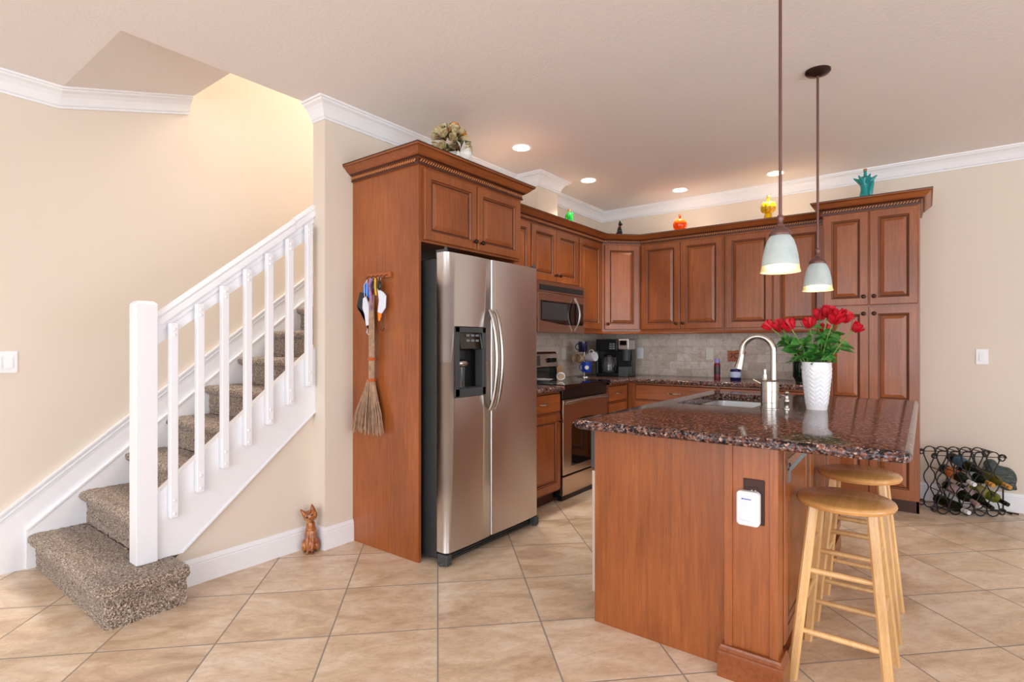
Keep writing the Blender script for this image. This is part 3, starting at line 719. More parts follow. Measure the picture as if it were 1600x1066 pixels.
for y in (3.70, 3.78, 4.24, 4.32):
    b = MB(); b.lathe([(.022, 0), (.020, .018), (.016, .022), (0, .023)], (-2.793, y, 1.09), 16, 0, (1, 0, .12)); b.obox((-2.766, y, 1.092), (.005, 0, 0), (0, .004, 0), (0, 0, .018)); part('knob', b, bgd, 'black')

# ------------------------------------------------------------------ microwave
mw = thing('microwave', 'stainless over-the-range microwave with black window under the short cabinet', 'microwave', (-2.68, 3.98, 1.335))
MF = frame((-2.50, 0, 0), (0, 1, 0), (1, 0, 0))
part('case', MB().box(-2.872, -2.502, 3.606, 4.352, 1.335, 1.760), mw, 'steel2', smooth=False, bevel=.003)
b = MB(); b.T = MF; b.box(3.606, 4.352, 0, .022, 1.335, 1.665); mdoor = part('door', b, mw, 'steel2', smooth=False, bevel=.004)
b = MB(); b.T = MF; b.prism([(3.64, 1.435), (4.0, 1.405), (4.315, 1.405), (4.325, 1.42), (4.325, 1.60), (3.64, 1.60)], lambda a, c, t: Vector((a, t, c)), .021, .025); part('window', b, mdoor, 'blackgloss', smooth=False, bevel=.001)
b = MB(); b.T = MF; b.box(3.66, 4.05, .025, .0265, 1.445, 1.585); part('window_mesh', b, mdoor, 'darkgrey', smooth=False)
b = MB(); b.T = MF; b.box(3.606, 4.352, 0, .020, 1.668, 1.758); b.box(3.63, 4.33, .020, .022, 1.682, 1.728, 1)
for k in range(5): b.box(3.635, 4.325, .021, .0235, 1.684+.009*k, 1.688+.009*k, 2)
part('vent_grille', b, mw, ['steel2', 'black', 'darkgrey'], smooth=False)
b = MB(); b.T = MF
b.tube([(4.17-.03*math.sin(PI*k/16)*0, .03+.05*math.sin(PI*k/16), 1.355+.29*k/16) for k in range(17)], .010, 8); part('handle', b, mdoor, 'chrome', label='bowed metal door handle')
b = MB(); b.T = MF; b.lathe([(.009, 0), (.009, .002), (0, .0025)], (3.66, .022, 1.375), 14, 0, (0, 1, 0)); part('badge', b, mdoor, 'chrome')

# ------------------------------------------------------------------ island
IX0, IX1, IY0, IY1 = -1.18, -.43, 2.165, 3.86
isl = thing('kitchen_island', 'cherry wood kitchen island with tall end panel and paneled back under the granite slab', 'island', (-.8, 3.0, 0))
b = MB(); b.box(IX0+.004, IX1, IY0+.018, 2.20, 0, .875); b.box(IX0+.03, IX1, 2.20, IY1, .0, .10); b.box(IX0+.03, IX1, 2.83, IY1, .10, .62); b.box(IX1-.05, IX1, 2.2, IY1, .10, .875); b.box(IX0+.01, IX1, IY1-.02, IY1, .10, .875); b.box(IX0+.01, IX0+.03, 2.83, IY1, .1, .875)
part('body', b, isl, 'cherry', smooth=False)
part('end_panel', MB().box(IX0, -.598, IY0, IY0+.018, 0, .875), isl, 'cherry', smooth=False, bevel=.001)
b = MB(); T = frame((0, 2.112, 0), (1, 0, 0), (0, -1, 0)); b.T = T
b.box(-.60, -.415, -.07, 0, 0, .875)
b.box(-.600, -.572, 0, .008, .10, .875); b.box(-.443, -.415, 0, .008, .10, .875); b.T = None
post = part('corner_post', b, isl, ['cherry', 'glaze'], smooth=False, bevel=.001)
b = MB(); bpf = [(0, 0), (.020, 0), (.020, .090), (.016, .096), (.018, .102), (.012, .110), (.010, .118), (0, .118)]
b.sweep(bpf, [(-.60, 2.16), (-.60, 2.104), (-.415, 2.104), (-.415, 2.20)]); b.sweep(bpf[:3]+[(0, .09)], [(-.43, 2.20), (-.43, IY1)])
part('base_molding', b, isl, 'cherryh', smooth=False)
TI = frame((IX1, 0, 0), (0, 1, 0), (1, 0, 0))
for a0, a1 in ((2.20, 2.74), (2.76, 3.30), (3.32, 3.85)):
    b = MB(); rect_rings(b, TI, a0, a1, .13, .865, DP); part('back_panel', b, isl, ['cherry', 'glaze'], smooth=False)
for y in (2.27, 3.45):
    b = MB(); b.bar((IX1+.022, y, .765), (IX1+.10, y, .870), .012, .032, 0, (0, 1, 0)); b.box(IX1+.019, IX1+.023, y-.016, y+.016, .72, .79); b.box(IX1+.07, IX1+.13, y-.016, y+.016, .871, .875); part('bracket', b, isl, 'grey', smooth=False, label='grey steel counter bracket')
# slab with sink cut-out
def rrect(x0, x1, y0, y1, r, n=10):
    P = []
    for cx, cy, a in ((x1-r, y0+r, -PI/2), (x1-r, y1-r, 0), (x0+r, y1-r, PI/2), (x0+r, y0+r, PI)):
        for k in range(n+1): t = a+PI/2*k/n; P.append((cx+r*math.cos(t), cy+r*math.sin(t)))
    return P
SX0, SX1, SY0, SY1 = -1.10, -.70, 2.93, 3.70
out = rrect(-1.215+.02, -.03-.02, 2.015+.02, 3.92-.02, .025); hole = rrect(SX0, SX1, SY0, SY1, .05)
b = MB(); zt, zb_ = .915, .876
ring = lambda P, z: [Vector((x, y, z)) for x, y in P]
n = len(out)
edge = []
cxm, cym = -.6225, 2.9675
def grow(P, g): return rrect(-1.215+.02-g, -.05+g, 2.035-g, 3.90+g, .025+g)
prof = [(0, zb_)]+[(.0195*math.cos(a), (zt+zb_)/2+.0195*math.sin(a)) for a in [-PI/2+PI*k/10 for k in range(1, 10)]]+[(0, zt)]
rs = [ring(hole, zb_)]+[ring(grow(out, g), z) for g, z in prof]+[ring(hole, zt), ring(hole, zb_)]
b.rings(rs, True, False)
solo('island_countertop', b, 'thick polished red-brown granite slab topping the island', 'countertop', 'granite', (-.62, 2.97, .876), smooth=True)
sk_ = thing('sink', 'double bowl stainless undermount sink set in the island countertop', 'sink', (-.9, 3.31, .70))
def bowl(y0, y1, zbot):
    b = MB(); P0 = rrect(SX0-.004, SX1+.004, y0, y1, .055); P1 = rrect(SX0+.006, SX1-.006, y0+.008, y1-.008, .05); P2 = rrect(SX0+.04, SX1-.04, y0+.04, y1-.04, .04)
    b.rings([ring(P0, .874), ring(P1, .868), ring(P1, zbot+.03), ring(P2, zbot)], True, False); k = len(b.v); b.f.append(tuple(range(k-len(P2), k))); b.m.append(0)
    b.lathe([(.04, .001), (.035, .004), (.0, .002)], ((SX0+SX1)/2, (y0+y1)/2, zbot), 20, 1, cap=False); return b
part('basin', bowl(SY0-.004, 3.30, .68), sk_, ['sinksteel', 'darkgrey']); part('basin', bowl(3.325, SY1+.004, .70), sk_, ['sinksteel', 'darkgrey'])
part('divider', MB().box(SX0, SX1, 3.294, 3.331, .835, .872), sk_, 'sinksteel', smooth=False, bevel=.006)
# dishwasher
dw = thing('dishwasher', 'stainless dishwasher with black control strip set in the left side of the island', 'dishwasher', (-.9, 2.52, 0))
b = MB(); b.box(-1.178, -.50, 2.205, 2.82, .105, .868); part('tub', b, dw, 'black', smooth=False)
b = MB(); b.box(-1.214, -1.182, 2.20, 2.825, .11, .665); ddw = part('door', b, dw, 'steel', smooth=False, bevel=.004)
b = MB(); b.box(-1.220, -1.182, 2.20, 2.825, .672, .868); part('control_panel', b, dw, 'darkgrey', smooth=False, bevel=.006)
b = MB(); b.box(-1.236, -1.216, 2.30, 2.72, .70, .72); part('handle', b, ddw, 'darkgrey', smooth=False, bevel=.003)
# outlet with plug-in device on the post
ol = thing('power_outlet', 'brown power outlet plate on the island corner post', 'outlet', (-.497, 2.11, .67))
T = frame((-.497, 2.1118, .668), (1, 0, 0), (0, -1, 0))
b = MB(); b.T = T; b.box(-.036, .036, 0, .006, -.083, .080); part('plate', b, ol, 'bronze', smooth=False, bevel=.002)
b = MB(); b.T = T; b.box(-.017, .017, .005, .008, -.02, .052); part('socket', b, ol, 'bronze', smooth=False, bevel=.002)
b = MB(); b.T = T; b.box(-.008, -.004, .0079, .0086, .030, .042); b.box(.004, .008, .0079, .0086, .030, .042); part('slot', b, ol, 'ivory', smooth=False)
def rbox(T, w, h, d, r, base=0):
    b = MB(); b.T = T; P = rrect(-w/2, w/2, -h/2, h/2, r, 6); Q = rrect(-w/2+.005, w/2-.005, -h/2+.005, h/2-.005, r, 6)
    b.rings([[Vector((x, base, y)) for x, y in P], [Vector((x, base+d-.005, y)) for x, y in P], [Vector((x, base+d, y)) for x, y in Q]]); return b
pg = thing('plug_in_device', 'white rounded plug-in device covering the lower half of the brown outlet', 'plug', (-.511, 2.10, .645))
T2 = frame((-.511, 2.103, .645), (1, 0, 0), (0, -1, 0))
part('housing', rbox(T2, .078, .124, .028, .014), pg, 'white')
b = rbox(T2, .060, .098, .0008, .008, .0282); part('face_plate', b, pg, 'cloth')
b = MB(); b.T = T2; b.box(-.016, .012, .029, .0293, .034, .037); b.cyl((-.018, .029, .0355), (-.018, .0294, .0355), .0025, None, 10); part('emblem', b, pg, 'blue', label='tiny blue printed emblem')
# faucet
fa = thing('faucet', 'brushed nickel gooseneck faucet with thick ringed base beside the sink', 'faucet', (-.625, 2.97, .915))
b = MB(); b.lathe([(.046, 0), (.046, .004), (.042, .006), (.042, .03), (.0435, .031), (.0435, .034), (.042, .035), (.042, .085), (.0435, .086), (.0435, .089), (.042, .090), (.042, .132), (.0435, .133), (.0435, .137), (.040, .139), (.030, .146), (.0, .146)], (-.625, 2.97, .915), 32)
part('base', b, fa, 'chrome')
b = MB(); P = [(-.607, 2.97, 1.03), (-.607, 2.97, 1.12), (-.607, 2.97, 1.20)]+[(-.682+.075*math.cos(a), 2.97, 1.205+.075*math.sin(a)) for a in [PI*k/14*.93 for k in range(15)]]+[(-.765, 2.972, 1.165)]
b.tube(P, .0145, 14); b.tube([(-.758, 2.971, 1.19), (-.766, 2.973, 1.15), (-.775, 2.975, 1.115)], [.015, .018, .024], 14); part('spout', b, fa, 'chrome')
b = MB(); b.lathe([(.016, 0), (.012, .012), (.012, .03), (.009, .032), (.009, .055), (.0, .056)], (-.645, 2.955, 1.058), 16); b.tube([(-.665, 2.955, 1.04), (-.70, 2.95, 1.06)], [.006, .004], 8); part('lever', b, fa, 'chrome')
sd = MB(); sd.lathe([(.018, 0), (.018, .004), (.011, .008), (.010, .03), (.014, .036), (.013, .046), (.009, .052), (.009, .075), (.013, .080), (.010, .088), (0, .09)], (-.553, 3.0, .915), 16); sd.tube([(-.553, 3.0, .975), (-.575, 2.985, .985)], .004, 8)
solo('soap_dispenser', sd, 'small nickel soap dispenser on the island right of the faucet', 'soap dispenser', 'chrome', (-.553, 3.0, .915))

# ------------------------------------------------------------------ vase and roses
vc = Vector((-.432, 3.08, .915))
def vr(z): return .046+.017*min(1, z/.17)+.002*(z/.23)
b = MB(); seg = 96; rs = []
nr = 60
for i in range(nr+1):
    z = .236*i/nr; r0 = vr(z); ringp = []
    for j in range(seg):
        a = 2*PI*j/seg; k = (a/(2*PI)*8) % 1; chev = abs(k-.5)*2
        h = .0026*max(0, math.sin(2*PI*(z/.021+chev*1.1)))*(1 if .12 < k < .88 else .2)*(1 if .02 < z < .21 else 0)
        ringp.append(vc+Vector(((r0+h)*math.cos(a), (r0+h)*math.sin(a), z)))
    rs.append(ringp)
for r, z in ((.058, .237), (.055, .232), (.045, .06), (.0, .05)): rs.append([vc+Vector((max(r, 1e-4)*math.cos(2*PI*j/seg), max(r, 1e-4)*math.sin(2*PI*j/seg), z)) for j in range(seg)])
b.rings(rs, True, True); solo('vase', b, 'white ceramic vase with knit-like relief holding roses on the island', 'vase', 'vase', vc)
def bloom(c, ax, s, rnd):
    b = MB(); ax = Vector(ax).normalized(); q = Vector((0, 0, 1)).rotation_difference(ax); c = Vector(c)
    for layer, (R0, hgt, cnt, curl) in enumerate(((.24, 1.04, 3, .02), (.42, 1.06, 4, .06), (.60, 1.04, 4, .10), (.80, 1.0, 5, .22), (.98, .90, 5, .40))):
        for k in range(cnt):
            a0 = 2*PI*(k+layer*.37)/cnt+rnd.uniform(-.1, .1); w = 2.6/cnt*1.35
            def fn(u, v, a0=a0, R0=R0, hgt=hgt, curl=curl, w=w):
                t = (u-.5)*w; h = v; rad = R0*math.sin(PI*(.12+.45*v))**.8+curl*max(0, v-.82)*1.5
                hh = hgt*(h*(1-.16*(2*(u-.5))**2*v))-curl*max(0, v-.86)*1.2
                return c+q @ Vector((rad*math.cos(a0+t), rad*math.sin(a0+t), hh*1.45-.1))*s
            b.grid(fn, 6, 6)
    b.ell(c+q @ Vector((0, 0, .45))*s, (.32*s, .32*s, .5*s)); return b
def leaf(b, p, d, L, w, rnd, m=0):
    p = Vector(p); d = Vector(d).normalized(); sd_ = d.cross(Vector((0, 0, 1)));
    if sd_.length < .1: sd_ = Vector((1, 0, 0))
    sd_.normalize(); up = sd_.cross(d); tw = rnd.uniform(-1.2, 1.2); sd2 = sd_*math.cos(tw)+up*math.sin(tw); up2 = sd2.cross(d)
    def fn(u, v):
        ww = w*(math.sin(PI*min(1, u**.8)) if u < 1 else 0)*(1-.3*u); t = (v-.5)*2
        return p+d*(L*u)+sd2*(ww*t)+up2*(abs(t)*ww*.35-.25*L*u*u)
    b.grid(fn, 8, 4, m)
rz_ = random.Random(11)
roses = [((-.640, 3.06, 1.325), 'leftmost small red rose of the bouquet, tipping left', .026), ((-.598, 3.09, 1.322), 'red rose second from the left in the bouquet', .031), ((-.545, 3.05, 1.322), 'red rose third from the left, facing forward', .032),
         ((-.462, 3.07, 1.330), 'red rose in the bouquet left of the tallest blooms', .029), ((-.425, 3.12, 1.372), 'tall red rose at the top left of the bouquet centre', .030), ((-.385, 3.09, 1.382), 'tallest red rose at the middle of the bouquet', .032),
         ((-.352, 3.03, 1.352), 'large open red rose in front on the right of the bouquet', .036), ((-.325, 3.12, 1.360), 'red rose behind the large open one at right', .032), ((-.270, 3.06, 1.310), 'rightmost red rosebud of the bouquet, leaning right', .024),
         ((-.412, 3.16, 1.305), 'dark red rose half hidden low behind the bouquet', .024)]
for (x, y, z), lab, s in roses:
    t = thing('red_rose', lab, 'rose', (x, y, z), 'red roses in the white vase')
    c = Vector((x, y, z)); base = Vector((-.432+(x+.432)*.12, 3.08+(y-3.08)*.12, 1.02)); mid = Vector((vc.x+(x-vc.x)*.22, vc.y+(y-vc.y)*.22, base.z+(c.z-base.z)*.55))
    ax = (c-mid).normalized(); b = MB()
    P = [base*(1-u)**2+mid*2*u*(1-u)+c*u*u for u in [k/10 for k in range(11)]]; b.tube(P, .0032, 6); b.lathe([(.002, -.012), (.009, -.004), (.012, .006)], c-ax*s*.1, 10, 0, ax)
    part('stem', b, t, 'stem'); part('bloom', bloom(c-ax*s*.2, ax, s*1.3, rz_), t, 'red')
    b = MB()
    for k in range(5): a = 2*PI*k/5; leaf(b, c-ax*s*.2, Vector((math.cos(a), math.sin(a), .25)), .02, .004, rz_)
    for k in range(12):
        u = rz_.uniform(.40, .80); p = base*(1-u)**2+mid*2*u*(1-u)+c*u*u; a = rz_.uniform(0, 2*PI)
        dv = Vector((math.cos(a), math.sin(a), rz_.uniform(-.25, .4))); b.tube([p, p+dv*.012], .0012, 5); leaf(b, p+dv*.010, dv, rz_.uniform(.055, .085), rz_.uniform(.019, .027), rz_)
    part('leaves', b, t, 'leaf')

# ------------------------------------------------------------------ bar stools
def stool(loc, label):
    t = thing('bar_stool', label, 'stool', loc, 'round wooden bar stools at the island'); o = Vector(loc)
    b = MB(); b.lathe([(0, .632), (.150, .632), (.160, .636), (.165, .646), (.163, .654), (.155, .660), (0, .661)], o, 40, cap=False); part('seat', b, t, 'oaky')
    tops = {}; bots = {}
    for sx in (-1, 1):
        for sy_ in (-1, 1):
            A = o+Vector((sx*.092, sy_*.092, .632)); B = o+Vector((sx*.150, sy_*.165, 0)); tops[sx, sy_] = A; bots[sx, sy_] = B
            b = MB(); d = A-B; x = Vector((1, 0, 0)); y = Vector((0, 1, 0)); w = .017
            def rg_(c, w): return [c+Vector((px*w, py*w, 0)) for px, py in ((-1, -.6), (-.6, -1), (.6, -1), (1, -.6), (1, .6), (.6, 1), (-.6, 1), (-1, .6))]
            b.rings([rg_(B, w*.9), rg_(B+Vector((0, 0, .004))+d*.004, w), rg_(A, w)]); part('leg', b, t, 'oak')
    def at(sx, sy_, z): return bots[sx, sy_].lerp(tops[sx, sy_], z/.632)
    for (p, q, zs) in (((-1, -1), (1, -1), (.18, .40)), ((-1, 1), (1, 1), (.18, .40)), ((-1, -1), (-1, 1), (.27, .47)), ((1, -1), (1, 1), (.27, .47))):
        for z in zs:
            A = at(*p, z); B = at(*q, z); b = MB(); b.tube([A, A.lerp(B, .12), A.lerp(B, .5), A.lerp(B, .88), B], [.0085, .0105, .011, .0105, .0085], 10); part('rung', b, t, 'oak')
    return t
s1 = stool((-.243, 2.405, 0), 'near wooden bar stool with round seat, closest to the camera')
copy_thing(s1, (-.243, 2.935, 0), 'far wooden bar stool with round seat, partly behind the near one')

# ------------------------------------------------------------------ pendants and downlights
def pendant(loc, label):
    t = thing('pendant_light', label, 'pendant lamp', loc, 'bell-shaped pendant lights over the island'); o = Vector(loc)
    b = MB(); b.lathe([(.0, 0), (.062, 0), (.062, -.008), (.055, -.016), (.03, -.022), (.012, -.03), (0, -.03)], o, 28, cap=False); part('canopy', b, t, 'bronze')
    b = MB(); b.cyl(o+Vector((0, 0, -.02)), o+Vector((0, 0, -.965)), .0062, None, 12); part('rod', b, t, 'rod')
    b = MB(); b.lathe([(0, -.945), (.010, -.95), (.014, -.96), (.010, -.972), (.008, -.978), (.012, -.984), (.013, -.992), (.024, -1.0), (.038, -1.014), (.042, -1.022), (.041, -1.03), (.030, -1.032), (0, -1.032)], o, 24, cap=False); part('cap', b, t, 'rod')
    pr = [(.036, -1.030), (.048, -1.048), (.057, -1.075), (.063, -1.105), (.067, -1.135), (.0685, -1.15)]; b = MB(); b.lathe(pr+[(r-.003, z) for r, z in pr[::-1]], o, 32, cap=False); part('shade', b, t, 'shade', label='frosted bell-shaped glass shade')
    pr = [(.0685, -1.15), (.070, -1.162), (.074, -1.175)]; b = MB(); b.lathe(pr+[(r-.003, z) for r, z in pr[::-1]], o, 32, cap=False); part('shade_rim', b, t, 'amber', label='amber tinted flared rim')
    b = MB(); b.ell(o+Vector((0, 0, -1.156)), (.056, .056, .018)); part('bulb', b, t, 'bulb')
    return t
p1 = pendant((-.458, 2.36, ZC), 'near bell-shaped pendant lamp hanging over the front of the island')
copy_thing(p1, (-.458, 3.30, ZC), 'far bell-shaped pendant lamp nearer the pantry cabinet')
def can(loc, label):
    t = thing('recessed_light', label, 'ceiling light', loc, 'recessed ceiling lights over the kitchen'); o = Vector(loc)
    b = MB(); b.lathe([(.060, -.0015), (.078, -.004), (.080, 0), (.060, 0)], o, 32, cap=False); part('trim_ring', b, t, 'trim')
    b = MB(); b.lathe([(0, -.003), (.062, -.003), (.062, -.0005), (0, -.0005)], o, 32, cap=False); part('lens', b, t, 'canglow')
    return t
def can_lamp(loc):
    l = bpy.data.lights.new('downlight_lamp', 'AREA'); l.shape = 'DISK'; l.size = .11; l.energy = 5; l.color = (1, .93, .82); l.spread = math.radians(100)
    o = bpy.data.objects.new('downlight_lamp', l); COL.objects.link(o); o.location = (loc[0], loc[1], loc[2]-.006)
for c_ in ((-2.39, 3.26, ZC), (-2.39, 4.27, ZC), (-1.85, 5.06, ZC), (-1.02, 5.06, ZC)): can_lamp(c_)
q = can((-2.39, 3.26, ZC), 'recessed ceiling light nearest the refrigerator cabinet')
copy_thing(q, (-2.39, 4.27, ZC), 'recessed ceiling light in front of the wall chase')
copy_thing(q, (-1.85, 5.06, ZC), 'recessed ceiling light near the back corner')
copy_thing(q, (-1.02, 5.06, ZC), 'recessed ceiling light behind the near pendant rod')

# ------------------------------------------------------------------ items on top of the cabinets
def T_at(loc, rz=0, s=1): return Matrix.Translation(loc) @ Matrix.Rotation(rz, 4, 'Z') @ Matrix.Scale(s, 4)
fl = thing('flower_arrangement', 'dried flower bouquet with white ribbon bow on top of the refrigerator cabinet', 'flowers', (-2.40, 2.52, 2.358))
rf = random.Random(5); FC = Vector((-2.40, 2.52, 2.50))
b = MB(); b.lathe([(0, 0), (.045, 0), (.05, .03), (.04, .08), (.05, .10), (0, .10)], (-2.40, 2.55, 2.358), 20, cap=False); part('pot', b, fl, 'white')
for k in range(34):
    a = rf.uniform(0, 2*PI); e = rf.uniform(-.5, 1.2); d = Vector((math.cos(a)*math.cos(e), math.sin(a)*math.cos(e)*1.3, math.sin(e)*1.1)); c = FC+d*.085+Vector((0, 0, .01))
    bb = bloom(c, d, rf.uniform(.024, .034), rf); part('blossom', bb, fl, 'cream' if k % 5 else 'orangepetal')
b = MB()
for k in range(34):
    a = rf.uniform(0, 2*PI); e = rf.uniform(-.5, 1.3); d = Vector((math.cos(a)*math.cos(e), math.sin(a)*math.cos(e)*1.3, math.sin(e))); leaf(b, FC+d*.045, d, .085, .018, rf, k % 2)
part('leaves', b, fl, ['oliveleaf', 'tanleaf'])
b = MB(); c = Vector((-2.31, 2.50, 2.43))
for dy, dz, L in ((-.6, .5, .09), (.2, 1, .085), (.75, -.2, .09), (.9, .25, .09), (-.7, -.4, .07), (.3, -.9, .06)):
    d = Vector((.3, dy, dz)).normalized(); w = Vector((.4, -dz, dy)).normalized()
    b.grid(lambda u, v: c+d*(L*u)+w*((v-.5)*.05*math.sin(PI*min(.9, u)+.15))+Vector((.02*math.sin(PI*u), 0, 0)), 8, 4)
part('ribbon_bow', b, fl, 'ribbon')
def cat(loc, rz, s, mat, name, label, tilt=.35, slim=1.0):
    T = T_at(loc, rz, s); t = thing(name, label, 'figurine', loc)
    b = MB(); b.T = T          # cat sits facing +X, unit height 1
    b.ell((0, 0, .16), (.17*slim, .15*slim, .17)); b.ell((.02, 0, .36), (.12*slim, .115*slim, .24)); b.ell((.04, 0, .55), (.085*slim, .085*slim, .13)); 
    for sy_ in (-1, 1):
        b.tube([(.10*slim, .055*sy_, .46), (.145*slim, .05*sy_, .22), (.16*slim, .045*sy_, .03)], [.045, .035, .032], 10); b.ell((.185*slim, .048*sy_, .025), (.05, .034, .028)); b.ell((.02, .12*sy_*slim, .13), (.13, .05, .13))
    hd = Vector((.07, 0, .76)); R = Matrix.Rotation(tilt, 3, 'X')
    b.ell(hd, (.12, .145, .125), R=R); b.ell(hd+R @ Vector((.10, 0, -.04)), (.055, .06, .045), R=R)
    for sy_ in (-1, 1):
        e0 = hd+R @ Vector((0, .085*sy_, .06)); e1 = hd+R @ Vector((-.01, .125*sy_, .23)); b.tube([e0, e0.lerp(e1, .5), e1], [.06, .042, .006], 8)
    b.T = None; bd = part('body', b, t, mat); remesh(bd, .016*s, 4)
    e = MB(); e.T = T
    for sy_ in (-1, 1): e.ell(hd+R @ Vector((.105, .055*sy_, .025)), (.02, .028, .016), R=R)
    e.ell(hd+R @ Vector((.158, 0, -.025)), (.012, .018, .012), R=R); e.T = None
    part('face_detail', e, t, 'gold' if mat == 'catblack' else 'black')
    return t, T
cat((-2.935, 1.868, 0), math.radians(-38), .285, 'cat', 'cat_figurine', 'brown carved wooden cat with tilted head sitting on the floor by the baseboard', .42, 1.12)
ct, CT = cat((-2.45, 5.00, 2.323), math.radians(15), .160, 'catblack', 'cat_figurine', 'small black cat figurine with red collar on top of the corner cabinet', .0, 1.15)
b = MB(); b.T = CT; b.lathe([(.098, -.02), (.104, 0), (.098, .02)], (.05, 0, .60), 20, cap=False); part('collar', b, ct, 'lred')
def bottle_deco(loc, label, prof, mat, corkz, extra=None, name='glass_bottle'):
    t = thing(name, label, 'bottle', loc); b = MB(); b.lathe(prof, loc, 28, cap=False)
    if extra: extra(b)
    part('body', b, t, mat); b = MB(); b.lathe([(.0, 0), (.010, 0), (.013, .022), (0, .022)], Vector(loc)+Vector((0, 0, corkz)), 12, cap=False); part('stopper', b, t, 'cork'); return t
L0 = (-1.865, 5.10, 2.325)
bottle_deco(L0, 'orange round glass pumpkin bottle on top of the back wall cabinets', [(.0, 0), (.045, 0), (.062, .03), (.066, .06), (.055, .09), (.030, .108), (.012, .112), (.011, .135), (.015, .137), (.0, .137)], 'gorange', .132)
L1 = (-1.09, 5.12, 2.325)
def yex(b):
    for k in range(8):
        a = 2*PI*k/8; b.ell(Vector(L1)+Vector((.038*math.cos(a), .038*math.sin(a), .105)), (.026, .026, .045))
bottle_deco(L1, 'yellow glass bottle with bulbous body and footed base near the near pendant rod', [(.0, 0), (.034, 0), (.036, .01), (.028, .05), (.05, .075), (.062, .105), (.05, .135), (.022, .152), (.012, .158), (.011, .19), (.015, .192), (.0, .192)], 'gyellow', .188, yex)
L2 = (-.365, 4.92, 2.348)
def tex(b):
    for k in range(6):
        a = 2*PI*k/6; b.tube([Vector(L2)+Vector((.02*math.cos(a), .02*math.sin(a), .12)), Vector(L2)+Vector((.075*math.cos(a), .075*math.sin(a), .165))], [.022, .004], 8)
    b.tube([Vector(L2)+Vector((.03, -.02, .02)), Vector(L2)+Vector((.045, -.03, .09)), Vector(L2)+Vector((.055, -.03, .12))], [.018, .014, .006], 8)
bottle_deco(L2, 'teal glass bottle with flared star-shaped top on the pantry cabinet', [(.0, 0), (.040, 0), (.038, .03), (.030, .07), (.034, .11), (.045, .15), (.030, .165), (.012, .17), (.010, .205), (.013, .207), (.0, .207)], 'gteal', .203, tex)
L3 = (-2.56, 4.22, 2.325)
def gex(b): b.tube([Vector(L3)+Vector((0, .0, .07)), Vector(L3)+Vector((.01, .035, .10)), Vector(L3)+Vector((.012, .055, .102))], [.028, .013, .007], 8)
bottle_deco(L3, 'small green glass pepper-shaped bottle on the left run of wall cabinets', [(.0, 0), (.028, 0), (.036, .03), (.038, .06), (.028, .09), (.012, .102), (.009, .115), (.0, .115)], 'ggreen', .112, gex)

# ------------------------------------------------------------------ things hanging on the fridge panel (front at y=2.13)
hk = thing('key_rack', 'small wooden key rack on the refrigerator side panel', 'rack', (-2.614, 2.12, 1.645))
b = MB(); b.box(-2.715, -2.508, 2.112, 2.129, 1.635, 1.668); part('board', b, hk, 'lacquer', smooth=False, bevel=.002)
hx = [-2.69+.04*k for k in range(5)]
for x in hx:
    b = MB(); b.tube([(x, 2.113, 1.652), (x, 2.098, 1.648), (x, 2.09, 1.638), (x, 2.092, 1.63), (x, 2.087, 1.646)][:4]+[(x, 2.085, 1.640)], .0022, 6); part('hook', b, hk, 'bronze')
br = thing('twig_broom', 'rustic twig broom hanging bristles down on the refrigerator side panel', 'broom', (-2.66, 2.10, .70))
rb_ = random.Random(9); b = MB()
for k in range(60):
    a = rb_.uniform(0, 2*PI); r = rb_.uniform(0, .018); x = -2.652+r*math.cos(a)*1.1; y = 2.094+r*math.sin(a)*.9
    b.tube([(x*.35-2.652*.65+0, y, 1.52+rb_.uniform(-.03, .02)), (x, y, 1.38), (x+.002, y, 1.2), (x, y, 1.02)], .0035, 4)
part('handle', b, br, 'straw')
b = MB()
for k in range(150):
    a = rb_.uniform(0, 2*PI); r = math.sqrt(rb_.random()); x = -2.655+.019*r*math.cos(a); y = 2.093+.022*r*math.sin(a)
    xe = -2.69+.148*r*math.cos(a); ye = 2.088+.036*r*math.sin(a); zz = .70+rb_.uniform(-.005, .03)
    b.tube([(x, y, 1.03), (x+(xe-x)*.42, y+(ye-y)*.4, .92), (x+(xe-x)*.78+rb_.uniform(-.006, .006), y+(ye-y)*.8, .82), (xe+rb_.uniform(-.01, .01), ye, zz)], [.003, .0028, .0024, .0018], 4)
tag(part('bristles', b, br, 'straw'), kind='stuff')
for z, r in ((1.145, .023), (1.018, .023)):
    b = MB()
    for i in range(3): b.tube([(-2.652+r*math.cos(t), 2.094+r*.95*math.sin(t), z+.006*i) for t in [2*PI*j/20 for j in range(20)]], .0035, 6, closed=True)
    part('binding', b, br, 'twine')
def mask(name, label, x, z, fnpatch, loopmat):
    pass
def cloth_patch(b, pts, y, m, th=.012):
    b.prism(pts, lambda a, c, t: Vector((a, t, c)), y-th, y, m)
mk = thing('face_mask', 'charcoal and white cloth face mask hanging from the left hook of the key rack', 'face mask', (-2.70, 2.09, 1.45))
b = MB(); cloth_patch(b, [(-2.772, 1.56), (-2.72, 1.55), (-2.715, 1.47), (-2.70, 1.36), (-2.685, 1.33), (-2.70, 1.41), (-2.79, 1.45), (-2.80, 1.475)], 2.108, 0); cloth_patch(b, [(-2.73, 1.52), (-2.705, 1.53), (-2.665, 1.46), (-2.665, 1.36), (-2.70, 1.35), (-2.715, 1.42), (-2.735, 1.46)], 2.100, 1)
